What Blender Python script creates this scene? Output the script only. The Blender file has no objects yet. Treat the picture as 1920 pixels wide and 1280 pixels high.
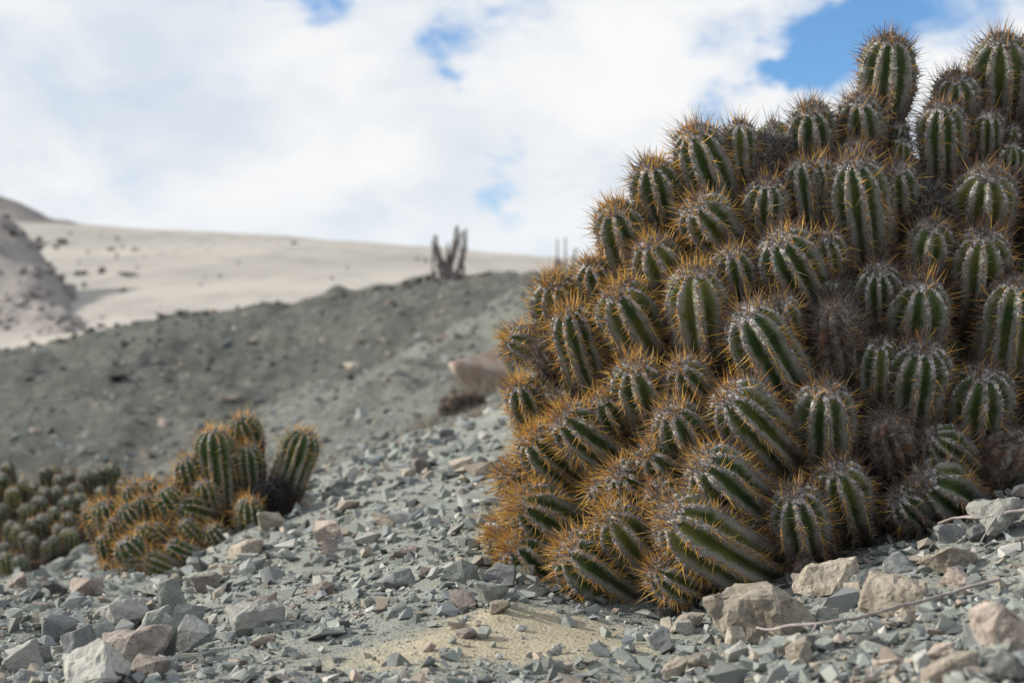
import bpy, bmesh, math, random
import numpy as np
from mathutils import Vector, Matrix

# ------------------------------------------------------------------ camera, sky, sun, exposure
SC = bpy.context.scene
COL = SC.collection
R_ = math.radians
F = 2667.0                      # focal length in photograph pixels (1920 wide)
HOR = 760.0                     # row of the level horizon
PITCH = math.atan((HOR - 640) / F)
CAM = np.array([0.0, 0.0, 0.45])
FW = np.array([0, math.cos(PITCH), math.sin(PITCH)])
UP = np.array([0, -math.sin(PITCH), math.cos(PITCH)])
RT = np.array([1.0, 0, 0])

cam = bpy.data.cameras.new('camera')
cam.sensor_width = 36.0
cam.lens = F * 36 / 1920
cam.clip_start = 0.05
cam.clip_end = 6000
cam.dof.use_dof = True
cam.dof.focus_distance = 2.2
cam.dof.aperture_fstop = 5.0
co = bpy.data.objects.new('camera', cam)
COL.objects.link(co)
co.location = CAM
co.rotation_euler = (math.pi / 2 + PITCH, 0, 0)
SC.camera = co

SUN = Vector((-0.86, 0.06, 0.44)).normalized()
sl = bpy.data.lights.new('sun', 'SUN')
sl.energy = 4.8
sl.angle = R_(3)
sl.color = (1.0, 0.91, 0.77)
so = bpy.data.objects.new('sun', sl)
COL.objects.link(so)
so.rotation_euler = SUN.to_track_quat('Z', 'Y').to_euler()

SC.view_settings.view_transform = 'Standard'
SC.view_settings.look = 'None'
SC.view_settings.exposure = 0.3
SC.view_settings.gamma = 1.0
SC.view_settings.use_curve_mapping = False
SC.render.engine = 'CYCLES'
SC.cycles.use_denoising = True
SC.cycles.max_bounces = 6
SC.cycles.diffuse_bounces = 3
SC.cycles.transmission_bounces = 3
SC.cycles.glossy_bounces = 2


def px(x, y, d):
    """photograph pixel + forward depth in metres -> world point"""
    return CAM + d * (FW + RT * ((x - 960) / F) + UP * ((640 - y) / F))


class NT:
    def __init__(self, tree):
        self.t = tree
        self.n = tree.nodes
        self.n.clear()

    def add(self, kind, **kw):
        nd = self.n.new(kind)
        for k, v in kw.items():
            if k == 'inp':
                for a, b in v.items():
                    s = nd.inputs[a]
                    if isinstance(b, bpy.types.NodeSocket):
                        self.t.links.new(b, s)
                    else:
                        s.default_value = b
            else:
                setattr(nd, k, v)
        return nd

    def math(self, op, a, b=0.0, clamp=False):
        return self.add('ShaderNodeMath', operation=op, use_clamp=clamp, inp={0: a, 1: b}).outputs[0]

    def vmath(self, op, a, b):
        return self.add('ShaderNodeVectorMath', operation=op, inp={0: a, 1: b})

    def noise(self, vec, scale, detail=4, rough=0.55, dist=0.0):
        return self.add('ShaderNodeTexNoise', inp={'Vector': vec, 'Scale': scale, 'Detail': detail,
                        'Roughness': rough, 'Distortion': dist}).outputs[0]

    def mix(self, fac, a, b):
        m = self.add('ShaderNodeMix', data_type='RGBA')
        for s, v in ((m.inputs[0], fac), (m.inputs[6], a), (m.inputs[7], b)):
            if isinstance(v, bpy.types.NodeSocket):
                self.t.links.new(v, s)
            else:
                s.default_value = (*v, 1) if isinstance(v, tuple) and len(v) == 3 else v
        return m.outputs[2]

    def ramp(self, fac, lo, hi):
        return self.add('ShaderNodeMapRange', interpolation_type='SMOOTHSTEP',
                        inp={0: fac, 1: lo, 2: hi, 3: 0.0, 4: 1.0}).outputs[0]

    def link(self, a, b):
        self.t.links.new(a, b)


# sky: physical sky behind a broken layer of white cloud
W = bpy.data.worlds.new('World')
SC.world = W
W.use_nodes = True
w = NT(W.node_tree)
tc = w.add('ShaderNodeTexCoord').outputs['Generated']
sky = w.add('ShaderNodeTexSky', sky_type='NISHITA', sun_disc=False)
sky.sun_elevation = math.asin(SUN.z)
sky.sun_rotation = math.atan2(SUN.x, SUN.y)
sky.altitude = 300
sky.dust_density = 0.6
skyc = w.vmath('MULTIPLY', sky.outputs[0], (0.10, 0.145, 0.185)).outputs[0]
st = w.vmath('MULTIPLY', tc, (1.0, 1.0, 1.7)).outputs[0]
n1 = w.noise(st, 4.2, 7, 0.52, 0.25)
n2 = w.noise(st, 11.0, 6, 0.55, 0.3)
dens = w.math('ADD', w.math('MULTIPLY', n1, 0.6), w.math('MULTIPLY', n2, 0.4))
# the edges of the openings are ragged: look the direction up through a little turbulence
wa = w.add('ShaderNodeTexNoise', inp={'Vector': st, 'Scale': 13.0, 'Detail': 6.0, 'Roughness': 0.6}).outputs[1]
wd = w.vmath('ADD', tc, w.vmath('MULTIPLY', w.vmath('SUBTRACT', wa, (.5, .5, .5)).outputs[0], (.11, .11, .09)).outputs[0]).outputs[0]
# openings in the cloud deck (direction, angular radius, depth)
for gx, gy, rad, amp in ((1560, 30, .075, .24), (1490, 90, .045, .20), (1680, 10, .07, .20), (1850, 30, .06, .16), (1330, 20, .05, .10),
                         (930, 10, .050, .20), (880, 128, .024, .18), (830, 50, .04, .14), (960, 335, .036, .16),
                         (905, 375, .030, .12), (560, -25, .036, .20), (1350, 180, .035, .14), (1500, 150, .040, .17),
                         (600, 60, .05, .06), (1700, 100, .03, .10)):
    v = px(gx, gy, 1.0) - CAM
    v = v / np.linalg.norm(v)
    dd = w.vmath('DISTANCE', wd, tuple(v)).outputs['Value']
    g = w.math('SUBTRACT', 1.0, w.ramp(dd, 0.0, rad))
    dens = w.math('SUBTRACT', dens, w.math('MULTIPLY', g, amp))
cover = w.ramp(dens, 0.25, 0.45)
shade = w.ramp(w.noise(st, 5.0, 6, 0.55, 0.4), 0.36, 0.62)
n3 = w.ramp(n2, 0.35, 0.65)
cl = w.mix(shade, (0.71, 0.785, 0.88), (1.0, 1.0, 1.0))
cl = w.mix(w.math('MULTIPLY', n3, 0.35), cl, (1.0, 1.0, 1.0))
# nearer the horizon the deck is a smooth pale veil
z = w.add('ShaderNodeSeparateXYZ', inp={0: tc}).outputs[2]
veil = w.math('SUBTRACT', 1.0, w.ramp(z, 0.07, 0.17))
cl = w.mix(w.math('MULTIPLY', veil, 0.75), cl, (0.80, 0.87, 0.95))
allc = w.mix(cover, skyc, cl)
bg = w.add('ShaderNodeBackground', inp={0: allc, 1: 0.78})
out = w.add('ShaderNodeOutputWorld')
w.link(bg.outputs[0], out.inputs[0])


# ------------------------------------------------------------------ helpers
def vnoise(p, seed=0):
    """value noise, p (n,3) -> (n,) in -1..1"""
    p = np.asarray(p, float)
    i = np.floor(p).astype(np.int64)
    f = p - i
    f = f * f * (3 - 2 * f)

    def h(a, b, c):
        n = (a * 374761393 + b * 668265263 + c * 2147483647 + seed * 1274126177) & 0x7fffffff
        n = ((n ^ (n >> 13)) * 1274126177) & 0x7fffffff
        n = ((n ^ (n >> 16)) * 668265263) & 0x7fffffff
        return (n & 0xffff) / 32767.5 - 1
    r = 0
    for a in (0, 1):
        for b in (0, 1):
            for c in (0, 1):
                wgt = (f[:, 0] if a else 1 - f[:, 0]) * (f[:, 1] if b else 1 - f[:, 1]) * (f[:, 2] if c else 1 - f[:, 2])
                r = r + wgt * h(i[:, 0] + a, i[:, 1] + b, i[:, 2] + c)
    return r


def fbm(p, octv=4, seed=0, gain=0.5):
    p = np.asarray(p, float)
    a, s, r = 1.0, 1.0, 0
    for k in range(octv):
        r = r + a * vnoise(p * s + 17.3 * k, seed + k)
        a *= gain
        s *= 2.03
    return r


def mesh_np(name, V, Fc, mat, attr=None, smooth=False):
    """V (n,3); Fc (m,k) one face size; attr dict name -> (n,4) colour"""
    me = bpy.data.meshes.new(name)
    V = np.ascontiguousarray(V, np.float32)
    Fc = np.ascontiguousarray(Fc, np.int32)
    m, k = Fc.shape
    me.vertices.add(len(V))
    me.vertices.foreach_set('co', V.ravel())
    me.loops.add(m * k)
    me.loops.foreach_set('vertex_index', Fc.ravel())
    me.polygons.add(m)
    me.polygons.foreach_set('loop_start', np.arange(0, m * k, k, dtype=np.int32))
    me.polygons.foreach_set('use_smooth', np.full(m, smooth, bool))
    me.update(calc_edges=True)
    for an, av in (attr or {}).items():
        a = me.attributes.new(an, 'FLOAT_COLOR', 'POINT')
        a.data.foreach_set('color', np.ascontiguousarray(av, np.float32).ravel())
    if mat:
        me.materials.append(mat)
    return me


def obj(name, me, parent=None, loc=None):
    o = bpy.data.objects.new(name, me)
    COL.objects.link(o)
    if parent:
        o.parent = parent
    if loc is not None:
        o.location = loc
    return o


def tag(o, label=None, cat=None, group=None, kind=None):
    if label:
        o['label'] = label
    if cat:
        o['category'] = cat
    if group:
        o['group'] = group
    if kind:
        o['kind'] = kind
    return o


# ------------------------------------------------------------------ materials
def material(name):
    m = bpy.data.materials.new(name)
    m.use_nodes = True
    return m, NT(m.node_tree)


def finish(t, col, rough=0.85, height=None, bump=0.3, dist=0.01, spec=0.25, extra=None):
    kw = {'Base Color': col, 'Roughness': rough, 'Specular IOR Level': spec}
    if height is not None:
        b = t.add('ShaderNodeBump', inp={'Height': height, 'Strength': bump, 'Distance': dist})
        kw['Normal'] = b.outputs[0]
    p = t.add('ShaderNodeBsdfPrincipled', inp=kw)
    o = t.add('ShaderNodeOutputMaterial')
    t.link(p.outputs[0], o.inputs[0])
    return p


def rock_mat(name, c1, c2, speck, scale=1.0, spk=0.5):
    m, t = material(name)
    tcn = t.add('ShaderNodeTexCoord').outputs['Object']
    rnd = t.add('ShaderNodeObjectInfo').outputs['Random']
    v = t.add('ShaderNodeVectorMath', operation='ADD', inp={0: tcn, 1: t.add(
        'ShaderNodeCombineXYZ', inp={0: t.math('MULTIPLY', rnd, 37.0), 1: t.math('MULTIPLY', rnd, 91.0), 2: 0.0}).outputs[0]}).outputs[0]
    a = t.noise(v, 32 * scale, 5, 0.6, 0.4)
    b = t.noise(v, 190 * scale, 3, 0.75)
    c = t.noise(v, 90 * scale, 5, 0.65, 0.6)
    col = t.mix(t.ramp(a, 0.35, 0.65), c1, c2)
    col = t.mix(t.math('MULTIPLY', t.ramp(b, 0.52, 0.66), min(1.0, spk * 1.6)), col, speck)
    col = t.mix(t.math('MULTIPLY', t.ramp(c, 0.54, 0.72), 0.45), col, (0.46, 0.44, 0.39))     # dust
    g = t.add('ShaderNodeHueSaturation', inp={'Color': col, 'Value': t.math('ADD', t.math('MULTIPLY', rnd, 0.5), 0.60)})
    hgt = t.math('ADD', t.math('MULTIPLY', c, 1.0), t.math('MULTIPLY', b, 0.35))
    finish(t, g.outputs[0], 0.9, hgt, 0.55, 0.006)
    return m


ROCK = {
    'grey-green': rock_mat('stone_grey_green', (.225, .25, .24), (.30, .32, .30), (.12, .135, .125), 1, .45),
    'blue-grey': rock_mat('stone_blue_grey', (.20, .22, .23), (.29, .305, .31), (.12, .13, .14), 1, .4),
    'pale grey': rock_mat('stone_pale', (.34, .35, .335), (.42, .425, .405), (.22, .22, .21), 1, .35),
    'tan': rock_mat('stone_tan', (.27, .24, .20), (.38, .345, .295), (.15, .13, .11), 1, .6),
    'pinkish': rock_mat('stone_pink', (.37, .315, .28), (.46, .40, .36), (.17, .14, .13), 1, .7),
    'brown': rock_mat('stone_brown', (.21, .185, .17), (.29, .262, .243), (.10, .085, .08), 1, .6),
    'orange': rock_mat('stone_orange', (.42, .30, .24), (.48, .43, .38), (.2, .15, .12), .3, .3),
    'dark': rock_mat('stone_dark', (.075, .08, .085), (.12, .125, .13), (.2, .2, .2), 1, .2),
}


def attr_mat(name, rough=0.9, bumpscale=250, bump=0.4, dist=0.004, vary=0.35):
    m, t = material(name)
    c = t.add('ShaderNodeAttribute', attribute_name='tint').outputs['Color']
    tcn = t.add('ShaderNodeTexCoord').outputs['Object']
    n = t.noise(tcn, bumpscale, 4, 0.65)
    n2 = t.noise(tcn, bumpscale * 0.12, 4, 0.6)
    k = t.math('ADD', t.math('MULTIPLY', t.math('ADD', n, n2), vary), 1.0 - vary)
    col = t.add('ShaderNodeHueSaturation', inp={'Color': c, 'Value': k}).outputs[0]
    finish(t, col, rough, n, bump, dist)
    return m


GRAVEL = attr_mat('gravel_stone', 0.92, 260, 0.4, 0.003)
FARSTONE = attr_mat('hillside_stone', 0.92, 9, 0.3, 0.05)


def ground_mat():
    m, t = material('dusty_scree_soil')
    tcn = t.add('ShaderNodeTexCoord').outputs['Object']
    sand = t.add('ShaderNodeSeparateColor', inp={0: t.add('ShaderNodeAttribute', attribute_name='tint').outputs['Color']}).outputs[0]
    a = t.noise(tcn, 7, 6, 0.6)
    b = t.noise(tcn, 190, 6, 0.7)
    c = t.noise(tcn, 45, 5, 0.65)
    grey = t.mix(t.ramp(a, .35, .65), (.205, .225, .21), (.28, .295, .27))
    grey = t.mix(t.ramp(b, .45, .7), grey, (.15, .165, .16))
    sn = t.mix(t.ramp(c, .35, .65), (.35, .32, .24), (.42, .385, .295))
    sn = t.mix(t.math('MULTIPLY', t.ramp(b, .58, .7), .5), sn, (.25, .24, .20))
    fac = t.ramp(t.math('ADD', sand, t.math('MULTIPLY', t.math('SUBTRACT', c, 0.5), 0.9)), .3, .75)
    col = t.mix(fac, grey, sn)
    v = t.add('ShaderNodeTexVoronoi', inp={'Vector': tcn, 'Scale': 160.0})
    h = t.math('ADD', t.math('MULTIPLY', b, 1.0), t.math('MULTIPLY', v.outputs['Distance'], -0.6))
    finish(t, col, 0.95, h, 0.7, 0.006, 0.1)
    return m


def hillside_mat():
    m, t = material('hillside_scree')
    tcn = t.add('ShaderNodeTexCoord').outputs['Object']
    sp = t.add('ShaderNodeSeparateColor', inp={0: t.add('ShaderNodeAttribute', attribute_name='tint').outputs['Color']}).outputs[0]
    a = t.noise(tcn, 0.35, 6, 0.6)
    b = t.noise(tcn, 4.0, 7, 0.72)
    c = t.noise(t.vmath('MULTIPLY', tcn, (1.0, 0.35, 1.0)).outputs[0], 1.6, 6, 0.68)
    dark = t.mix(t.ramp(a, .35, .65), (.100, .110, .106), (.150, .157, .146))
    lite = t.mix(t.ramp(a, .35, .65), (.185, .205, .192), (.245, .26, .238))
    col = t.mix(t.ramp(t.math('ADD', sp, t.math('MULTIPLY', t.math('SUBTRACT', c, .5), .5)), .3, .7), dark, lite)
    col = t.mix(t.math('MULTIPLY', t.ramp(c, .46, .66), .75), col, (.085, .088, .08))
    col = t.mix(t.math('MULTIPLY', t.ramp(b, .50, .68), .6), col, (.30, .30, .27))
    finish(t, col, 0.95, t.math('ADD', b, c), 0.9, 0.2, 0.1)
    return m


def sand_mat():
    m, t = material('pale_desert_sand')
    tcn = t.add('ShaderNodeTexCoord').outputs['Object']
    v2 = t.vmath('MULTIPLY', tcn, (1.0, 0.25, 2.5)).outputs[0]
    a = t.noise(v2, 0.018, 6, 0.6)
    b = t.noise(v2, 0.12, 6, 0.7)
    c = t.noise(tcn, 0.9, 4, 0.7)
    col = t.mix(t.ramp(a, .35, .65), (.33, .317, .30), (.42, .402, .375))
    col = t.mix(t.math('MULTIPLY', t.ramp(b, .46, .68), .7), col, (.255, .25, .245))
    col = t.mix(t.math('MULTIPLY', t.ramp(c, .57, .70), .55), col, (.22, .21, .20))
    finish(t, col, 0.95, b, 0.3, 0.6, 0.1)
    return m


def hill_mat():
    m, t = material('rocky_hill_stone')
    tcn = t.add('ShaderNodeTexCoord').outputs['Object']
    a = t.noise(tcn, 0.06, 7, 0.65)
    b = t.noise(tcn, 0.5, 6, 0.7)
    col = t.mix(t.ramp(a, .35, .65), (.20, .19, .19), (.30, .285, .28))
    col = t.mix(t.math('MULTIPLY', t.ramp(b, .52, .68), .7), col, (.11, .102, .10))
    finish(t, col, 0.95, t.math('ADD', a, b), 0.6, 1.0, 0.1)
    return m


def stem_mat(dead=False):
    m, t = material('dead_cactus_skin' if dead else 'cactus_skin')
    at = t.add('ShaderNodeSeparateColor', inp={0: t.add('ShaderNodeAttribute', attribute_name='tint').outputs['Color']})
    crest, age, rnd = at.outputs[0], at.outputs[1], at.outputs[2]
    tcn = t.add('ShaderNodeTexCoord').outputs['Object']
    a = t.noise(tcn, 26, 5, 0.6, 0.3)
    b = t.noise(tcn, 140, 5, 0.7)
    c = t.noise(tcn, 60, 5, 0.65, 0.8)
    if dead:
        col = t.mix(t.ramp(c, .38, .62), (.085, .07, .06), (.27, .24, .22))
        col = t.mix(t.math('MULTIPLY', t.ramp(a, .5, .66), .8), col, (.26, .13, .075))
        col = t.mix(t.math('MULTIPLY', t.ramp(age, .5, .95), .8), col, (.06, .05, .045))
        finish(t, col, 0.9, t.math('ADD', b, c), 0.8, 0.008, 0.15)
        return m
    green = t.mix(t.ramp(a, .35, .65), (.036, .066, .018), (.066, .095, .032))
    green = t.mix(t.math('MULTIPLY', t.ramp(t.math('ADD', a, t.math('MULTIPLY', t.math('SUBTRACT', rnd, .5), .5)), .5, .72), .7), green, (.135, .135, .034))
    # waxy grey bloom on the flanks and crests
    bl = t.math('ADD', t.math('MULTIPLY', crest, 0.75), t.math('MULTIPLY', t.math('SUBTRACT', c, .5), 1.1))
    bl = t.math('ADD', bl, t.math('MULTIPLY', age, 0.62))
    col = t.mix(t.math('MULTIPLY', t.ramp(bl, .46, .93), .9), green, (.25, .24, .228))
    # corky brown at the old base, darkened further as painted shade between stems
    ag = t.math('ADD', age, t.math('MULTIPLY', t.math('SUBTRACT', a, .5), .7))
    col = t.mix(t.math('MULTIPLY', t.ramp(ag, .46, .85), .93), col, (.075, .057, .046))
    col = t.mix(t.math('MULTIPLY', t.ramp(b, .58, .72), .35), col, (.045, .04, .03))
    finish(t, col, 0.62, t.math('ADD', t.math('MULTIPLY', b, .6), c), 0.35, 0.005, 0.35)
    return m


def spine_mat():
    m, t = material('cactus_spine')
    c = t.add('ShaderNodeAttribute', attribute_name='tint').outputs['Color']
    d = t.add('ShaderNodeBsdfPrincipled', inp={'Base Color': c, 'Roughness': 0.45, 'Specular IOR Level': 0.4})
    tr = t.add('ShaderNodeBsdfTranslucent', inp={'Color': c})
    mx = t.add('ShaderNodeMixShader', inp={0: 0.38, 1: d.outputs[0], 2: tr.outputs[0]})
    o = t.add('ShaderNodeOutputMaterial')
    t.link(mx.outputs[0], o.inputs[0])
    return m


def wool_mat():
    m, t = material('areole_wool')
    c = t.add('ShaderNodeAttribute', attribute_name='tint').outputs['Color']
    tcn = t.add('ShaderNodeTexCoord').outputs['Object']
    n = t.noise(tcn, 900, 3, 0.7)
    col = t.add('ShaderNodeHueSaturation', inp={'Color': c, 'Value': t.math('ADD', t.math('MULTIPLY', n, 1.0), .5)}).outputs[0]
    finish(t, col, 1.0, n, 1.0, 0.003, 0.05)
    return m


def plain_mat(name, c1, c2, scale, rough=.9, dist=.01):
    m, t = material(name)
    tcn = t.add('ShaderNodeTexCoord').outputs['Object']
    n = t.noise(tcn, scale, 6, .65, .3)
    finish(t, t.mix(t.ramp(n, .35, .65), c1, c2), rough, n, .6, dist, .15)
    return m


M_GROUND, M_HILLSIDE, M_SAND, M_HILL = ground_mat(), hillside_mat(), sand_mat(), hill_mat()
M_STEM, M_DEAD, M_SPINE, M_WOOL = stem_mat(), stem_mat(True), spine_mat(), wool_mat()
M_CORE = plain_mat('dark_gap_filler', (.022, .018, .016), (.05, .04, .034), 40)  # added filler body, gap darkness put into its near-black colour
M_TWIG = plain_mat('dry_twig_bark', (.24, .215, .215), (.36, .33, .32), 60)
M_FARWOOD = plain_mat('weathered_cactus_wood', (.11, .10, .10), (.21, .19, .185), 3)
M_DRYGRASS = plain_mat('dry_brush', (.20, .175, .15), (.30, .265, .225), 20)

# ------------------------------------------------------------------ terrain
COLS = np.array([-2600, -600, 0, 300, 450, 600, 900, 1200, 1500, 1920, 2500, 4600], float)
DEP = np.array([.3, 1.2, 1.8, 2.2, 2.8, 3.7, 5, 6, 8, 10, 14, 20, 28, 38, 50, 75, 150, 400, 520, 1500], float)
H = lambda h: ('h', h)
TAB = {
    -2600: [H(.5), H(.5), H(.56), H(.62), H(.7), H(.85), H(1.1), H(1.3), H(1.4), 900, 870, 830, 800, 770, 760, 730, 620, 440, 470, 600],
    -600: [H(.40), H(.40), H(.42), H(.44), H(.48), H(.58), H(.78), H(.90), H(1.0), 930, 870, 815, 765, 715, 742, 722, 600, 418, 450, 600],
    0: [H(.37), H(.37), H(.37), H(.375), H(.385), H(.46), H(.64), 1084, 1000, 920, 850, 780, 722, 678, 708, 690, 560, 418, 450, 600],
    300: [H(.36), H(.36), H(.36), H(.365), H(.385), 1084, 1062, 1005, 930, 880, 818, 740, 660, 603, 640, 640, 530, 430, 460, 600],
    450: [H(.355), H(.355), H(.356), H(.345), H(.335), 1012, 985, 952, 885, 835, 765, 735, 645, 582, 620, 625, 525, 439, 468, 600],
    600: [H(.35), H(.35), H(.351), H(.33), H(.305), 960, 882, 893, 835, 785, 712, 735, 628, 563, 610, 610, 522, 448, 478, 600],
    900: [H(.34), H(.34), H(.34), H(.297), H(.252), 895, 815, 786, 768, 738, 668, 595, 555, 514, 560, 570, 530, 470, 500, 600],
    1200: [H(.33), H(.33), H(.333), H(.322), H(.24), H(.10), H(-.08), H(-.16), 670, 645, 600, 560, 530, 508, 540, 560, 540, 490, 510, 600],
    1500: [H(.30), H(.30), H(.292), H(.264), H(.15), H(-.03), H(-.2), H(-.3), 620, 600, 560, 530, 512, 500, 520, 540, 530, 500, 520, 600],
    1920: [H(.25), H(.25), H(.222), H(.14), H(.0), H(-.2), H(-.4), H(-.5), 560, 550, 530, 515, 505, 498, 515, 530, 530, 505, 520, 600],
    2500: [H(.16), H(.16), H(.08), H(-.02), H(-.2), H(-.42), H(-.65), H(-.8), 500, 500, 500, 500, 495, 490, 510, 525, 530, 505, 520, 600],
    4600: [H(.0), H(-.1), H(-.25), H(-.4), H(-.6), H(-.9), H(-1.2), H(-1.4), 450, 450, 450, 460, 470, 480, 500, 520, 530, 505, 520, 600],
}
E = np.zeros((len(COLS), len(DEP)))
for i, c in enumerate(COLS):
    for j, d in enumerate(DEP):
        t = TAB[int(c)][j]
        zz = -t[1] if isinstance(t, tuple) else -(t - HOR) / F * d
        E[i, j] = zz / (d + 1)


def hermite(xs, ys, x):
    """pchip-like interpolation along axis 0 of ys"""
    xs = np.asarray(xs)
    ys = np.asarray(ys)
    dx = np.diff(xs)
    sl_ = np.diff(ys, axis=0) / dx[:, None]
    m = np.zeros_like(ys)
    a, b = sl_[:-1], sl_[1:]
    with np.errstate(divide='ignore', invalid='ignore'):
        hm = np.where(a * b > 0, 2 * a * b / (a + b), 0)
    m[1:-1] = np.nan_to_num(hm)
    m[0], m[-1] = sl_[0], sl_[-1]
    x = np.clip(x, xs[0], xs[-1])
    k = np.clip(np.searchsorted(xs, x, 'right') - 1, 0, len(xs) - 2)
    h = dx[k][:, None]
    t = ((x - xs[k]) / dx[k])[:, None]
    return ((1 + 2 * t) * (1 - t) ** 2 * ys[k] + t * (1 - t) ** 2 * h * m[k]
            + t * t * (3 - 2 * t) * ys[k + 1] + t * t * (t - 1) * h * m[k + 1])


def linspace_cols():
    a = np.linspace(-2600, -400, 40)[:-1]
    b = np.linspace(-400, 2320, 330)
    c = np.linspace(2320, 4600, 40)[1:]
    return np.concatenate([a, b, c])


GC = linspace_cols()
GD = np.exp(np.linspace(math.log(.3), math.log(1500), 470))
EG = hermite(np.log(DEP), E.T, np.log(GD))           # depth fine x cols
EG = hermite(COLS, EG.T, GC)                         # cols fine x depth fine
ZG = EG * (GD + 1)[None, :]
XG = (GC[:, None] - 960) / F * GD[None, :]
YG = np.repeat(GD[None, :], len(GC), 0)
P0 = np.stack([XG, YG, np.zeros_like(XG)], -1).reshape(-1, 3)
DD = P0[:, 1]
near = np.clip((9 - DD) / 3, 0, 1)
mid = np.clip((DD - 6) / 5, 0, 1) * np.clip((60 - DD) / 15, 0, 1)
farw = np.clip((DD - 45) / 30, 0, 1)
nz = near * (0.020 * fbm(P0 * 2.2, 3, 1) + 0.007 * fbm(P0 * 11, 3, 2))
nz = nz + mid * (0.26 * fbm(P0 * np.array([.42, .30, 1]), 5, 5, .52) * np.clip(DD / 25, .25, 1) + .11 * fbm(P0 * 1.9, 4, 8))
nz = nz + farw * (0.9 * fbm(P0 * 0.03, 4, 9) * np.clip(DD / 250, .2, 1))
ZG = ZG + nz.reshape(ZG.shape) + CAM[2]


def ground_z(x, y):
    """terrain height at world x, y (arrays)"""
    x = np.atleast_1d(np.asarray(x, float))
    y = np.atleast_1d(np.asarray(y, float))
    c = np.clip(x / np.maximum(y, .3) * F + 960, GC[0], GC[-1])
    d = np.clip(y, GD[0], GD[-1])
    ci = np.clip(np.searchsorted(GC, c) - 1, 0, len(GC) - 2)
    di = np.clip(np.searchsorted(GD, d) - 1, 0, len(GD) - 2)
    u = (c - GC[ci]) / (GC[ci + 1] - GC[ci])
    v = (d - GD[di]) / (GD[di + 1] - GD[di])
    return ((1 - u) * (1 - v) * ZG[ci, di] + u * (1 - v) * ZG[ci + 1, di]
            + (1 - u) * v * ZG[ci, di + 1] + u * v * ZG[ci + 1, di + 1])


_sd = np.exp(np.linspace(math.log(1.0), math.log(45), 700))


def on_ground(x, row, dmin=1.0, dmax=45):
    """world point where the sight line of a pixel first meets the terrain"""
    d = _sd[(_sd >= dmin) & (_sd <= dmax)]
    p = CAM[None] + d[:, None] * (FW + RT * ((x - 960) / F) + UP * ((640 - row) / F))[None]
    below = p[:, 2] <= ground_z(p[:, 0], p[:, 1])
    if not below.any():
        return None
    q = p[np.argmax(below)].copy()
    q[2] = ground_z(q[0], q[1])[0]
    return q


def sandiness(x, y):
    c = x / y * F + 960
    a = np.exp(-(((x - .055 * 1) / .17) ** 2 + ((y - 2.02) / .16) ** 2) * 1.0)
    b = .55 * np.exp(-(((x + .17) / .22) ** 2 + ((y - 1.90) / .12) ** 2))
    return np.clip(a + b, 0, 1)


def sheet(name, d0, d1, mat, tint=None, c0=None, c1=None):
    j = np.where((GD >= d0) & (GD <= d1))[0]
    j = np.arange(j[0], min(j[-1] + 2, len(GD)))
    nC, nD = len(GC), len(j)
    V = np.stack([XG[:, j], YG[:, j], ZG[:, j]], -1).reshape(-1, 3)
    a = (np.arange(nC - 1)[:, None] * nD + np.arange(nD - 1)[None, :]).ravel()
    q = np.stack([a, a + nD, a + nD + 1, a + 1], -1)
    at = None
    if tint is not None:
        s = tint(V[:, 0], V[:, 1])
        at = {'tint': np.stack([s, s, s, np.ones_like(s)], -1)}
    return tag(obj(name, mesh_np(name, V, q, mat, at, True)), kind='structure')


sheet('ground', .3, 6.4, M_GROUND, sandiness)
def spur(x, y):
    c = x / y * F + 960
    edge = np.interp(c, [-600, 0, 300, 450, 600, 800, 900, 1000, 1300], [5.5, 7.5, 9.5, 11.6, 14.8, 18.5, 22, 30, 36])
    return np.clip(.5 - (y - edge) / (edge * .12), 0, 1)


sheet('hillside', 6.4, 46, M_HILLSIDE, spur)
sheet('sand_slope', 46, 1500, M_SAND)
# the plain far below and behind the viewpoint, out to the horizon
S_ = 4000.0
plain = mesh_np('plain', [(-S_, -S_, -6), (S_, -S_, -6), (S_, S_, -6), (-S_, S_, -6)], [(0, 1, 2, 3)], M_SAND)
tag(obj('plain', plain), kind='structure')


HILLPTS = []


def hill(name, crest, d_foot, d_crest, d_back, seed, foot_row, rough=.010):
    cs = np.linspace(crest[0][0], crest[-1][0], 130)
    top = np.interp(cs, [c[0] for c in crest], [c[1] for c in crest])
    ts = np.linspace(0, 1, 60)
    V = []
    for c, tp in zip(cs, top):
        fr = np.interp(c, [f[0] for f in foot_row], [f[1] for f in foot_row])
        fr = max(fr, tp)
        for t in ts:
            if t < .65:
                k = t / .65
                d = d_foot + (d_crest - d_foot) * k
                row = fr + (tp - fr) * (k ** 1.1)
                z = -(row - HOR) / F * d
            else:
                k = (t - .65) / .35
                d = d_crest + (d_back - d_crest) * k
                z = -(tp - HOR) / F * d_crest * (1 - k) + (-30) * k
            V.append(((c - 960) / F * d, d, z + CAM[2] - (9 if t == 0 else 0)))
    V = np.array(V)
    n = fbm(V * .05, 6, seed, .58) * rough * V[:, 1]
    V[:, 2] += n
    HILLPTS.append(V.reshape(len(cs), len(ts), 3)[:, 1:38].reshape(-1, 3))
    nD = len(ts)
    a = (np.arange(len(cs) - 1)[:, None] * nD + np.arange(nD - 1)[None, :]).ravel()
    q = np.stack([a, a + nD, a + nD + 1, a + 1], -1)
    return tag(obj(name, mesh_np(name, V, q, M_HILL, None, True)), kind='structure')


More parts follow.
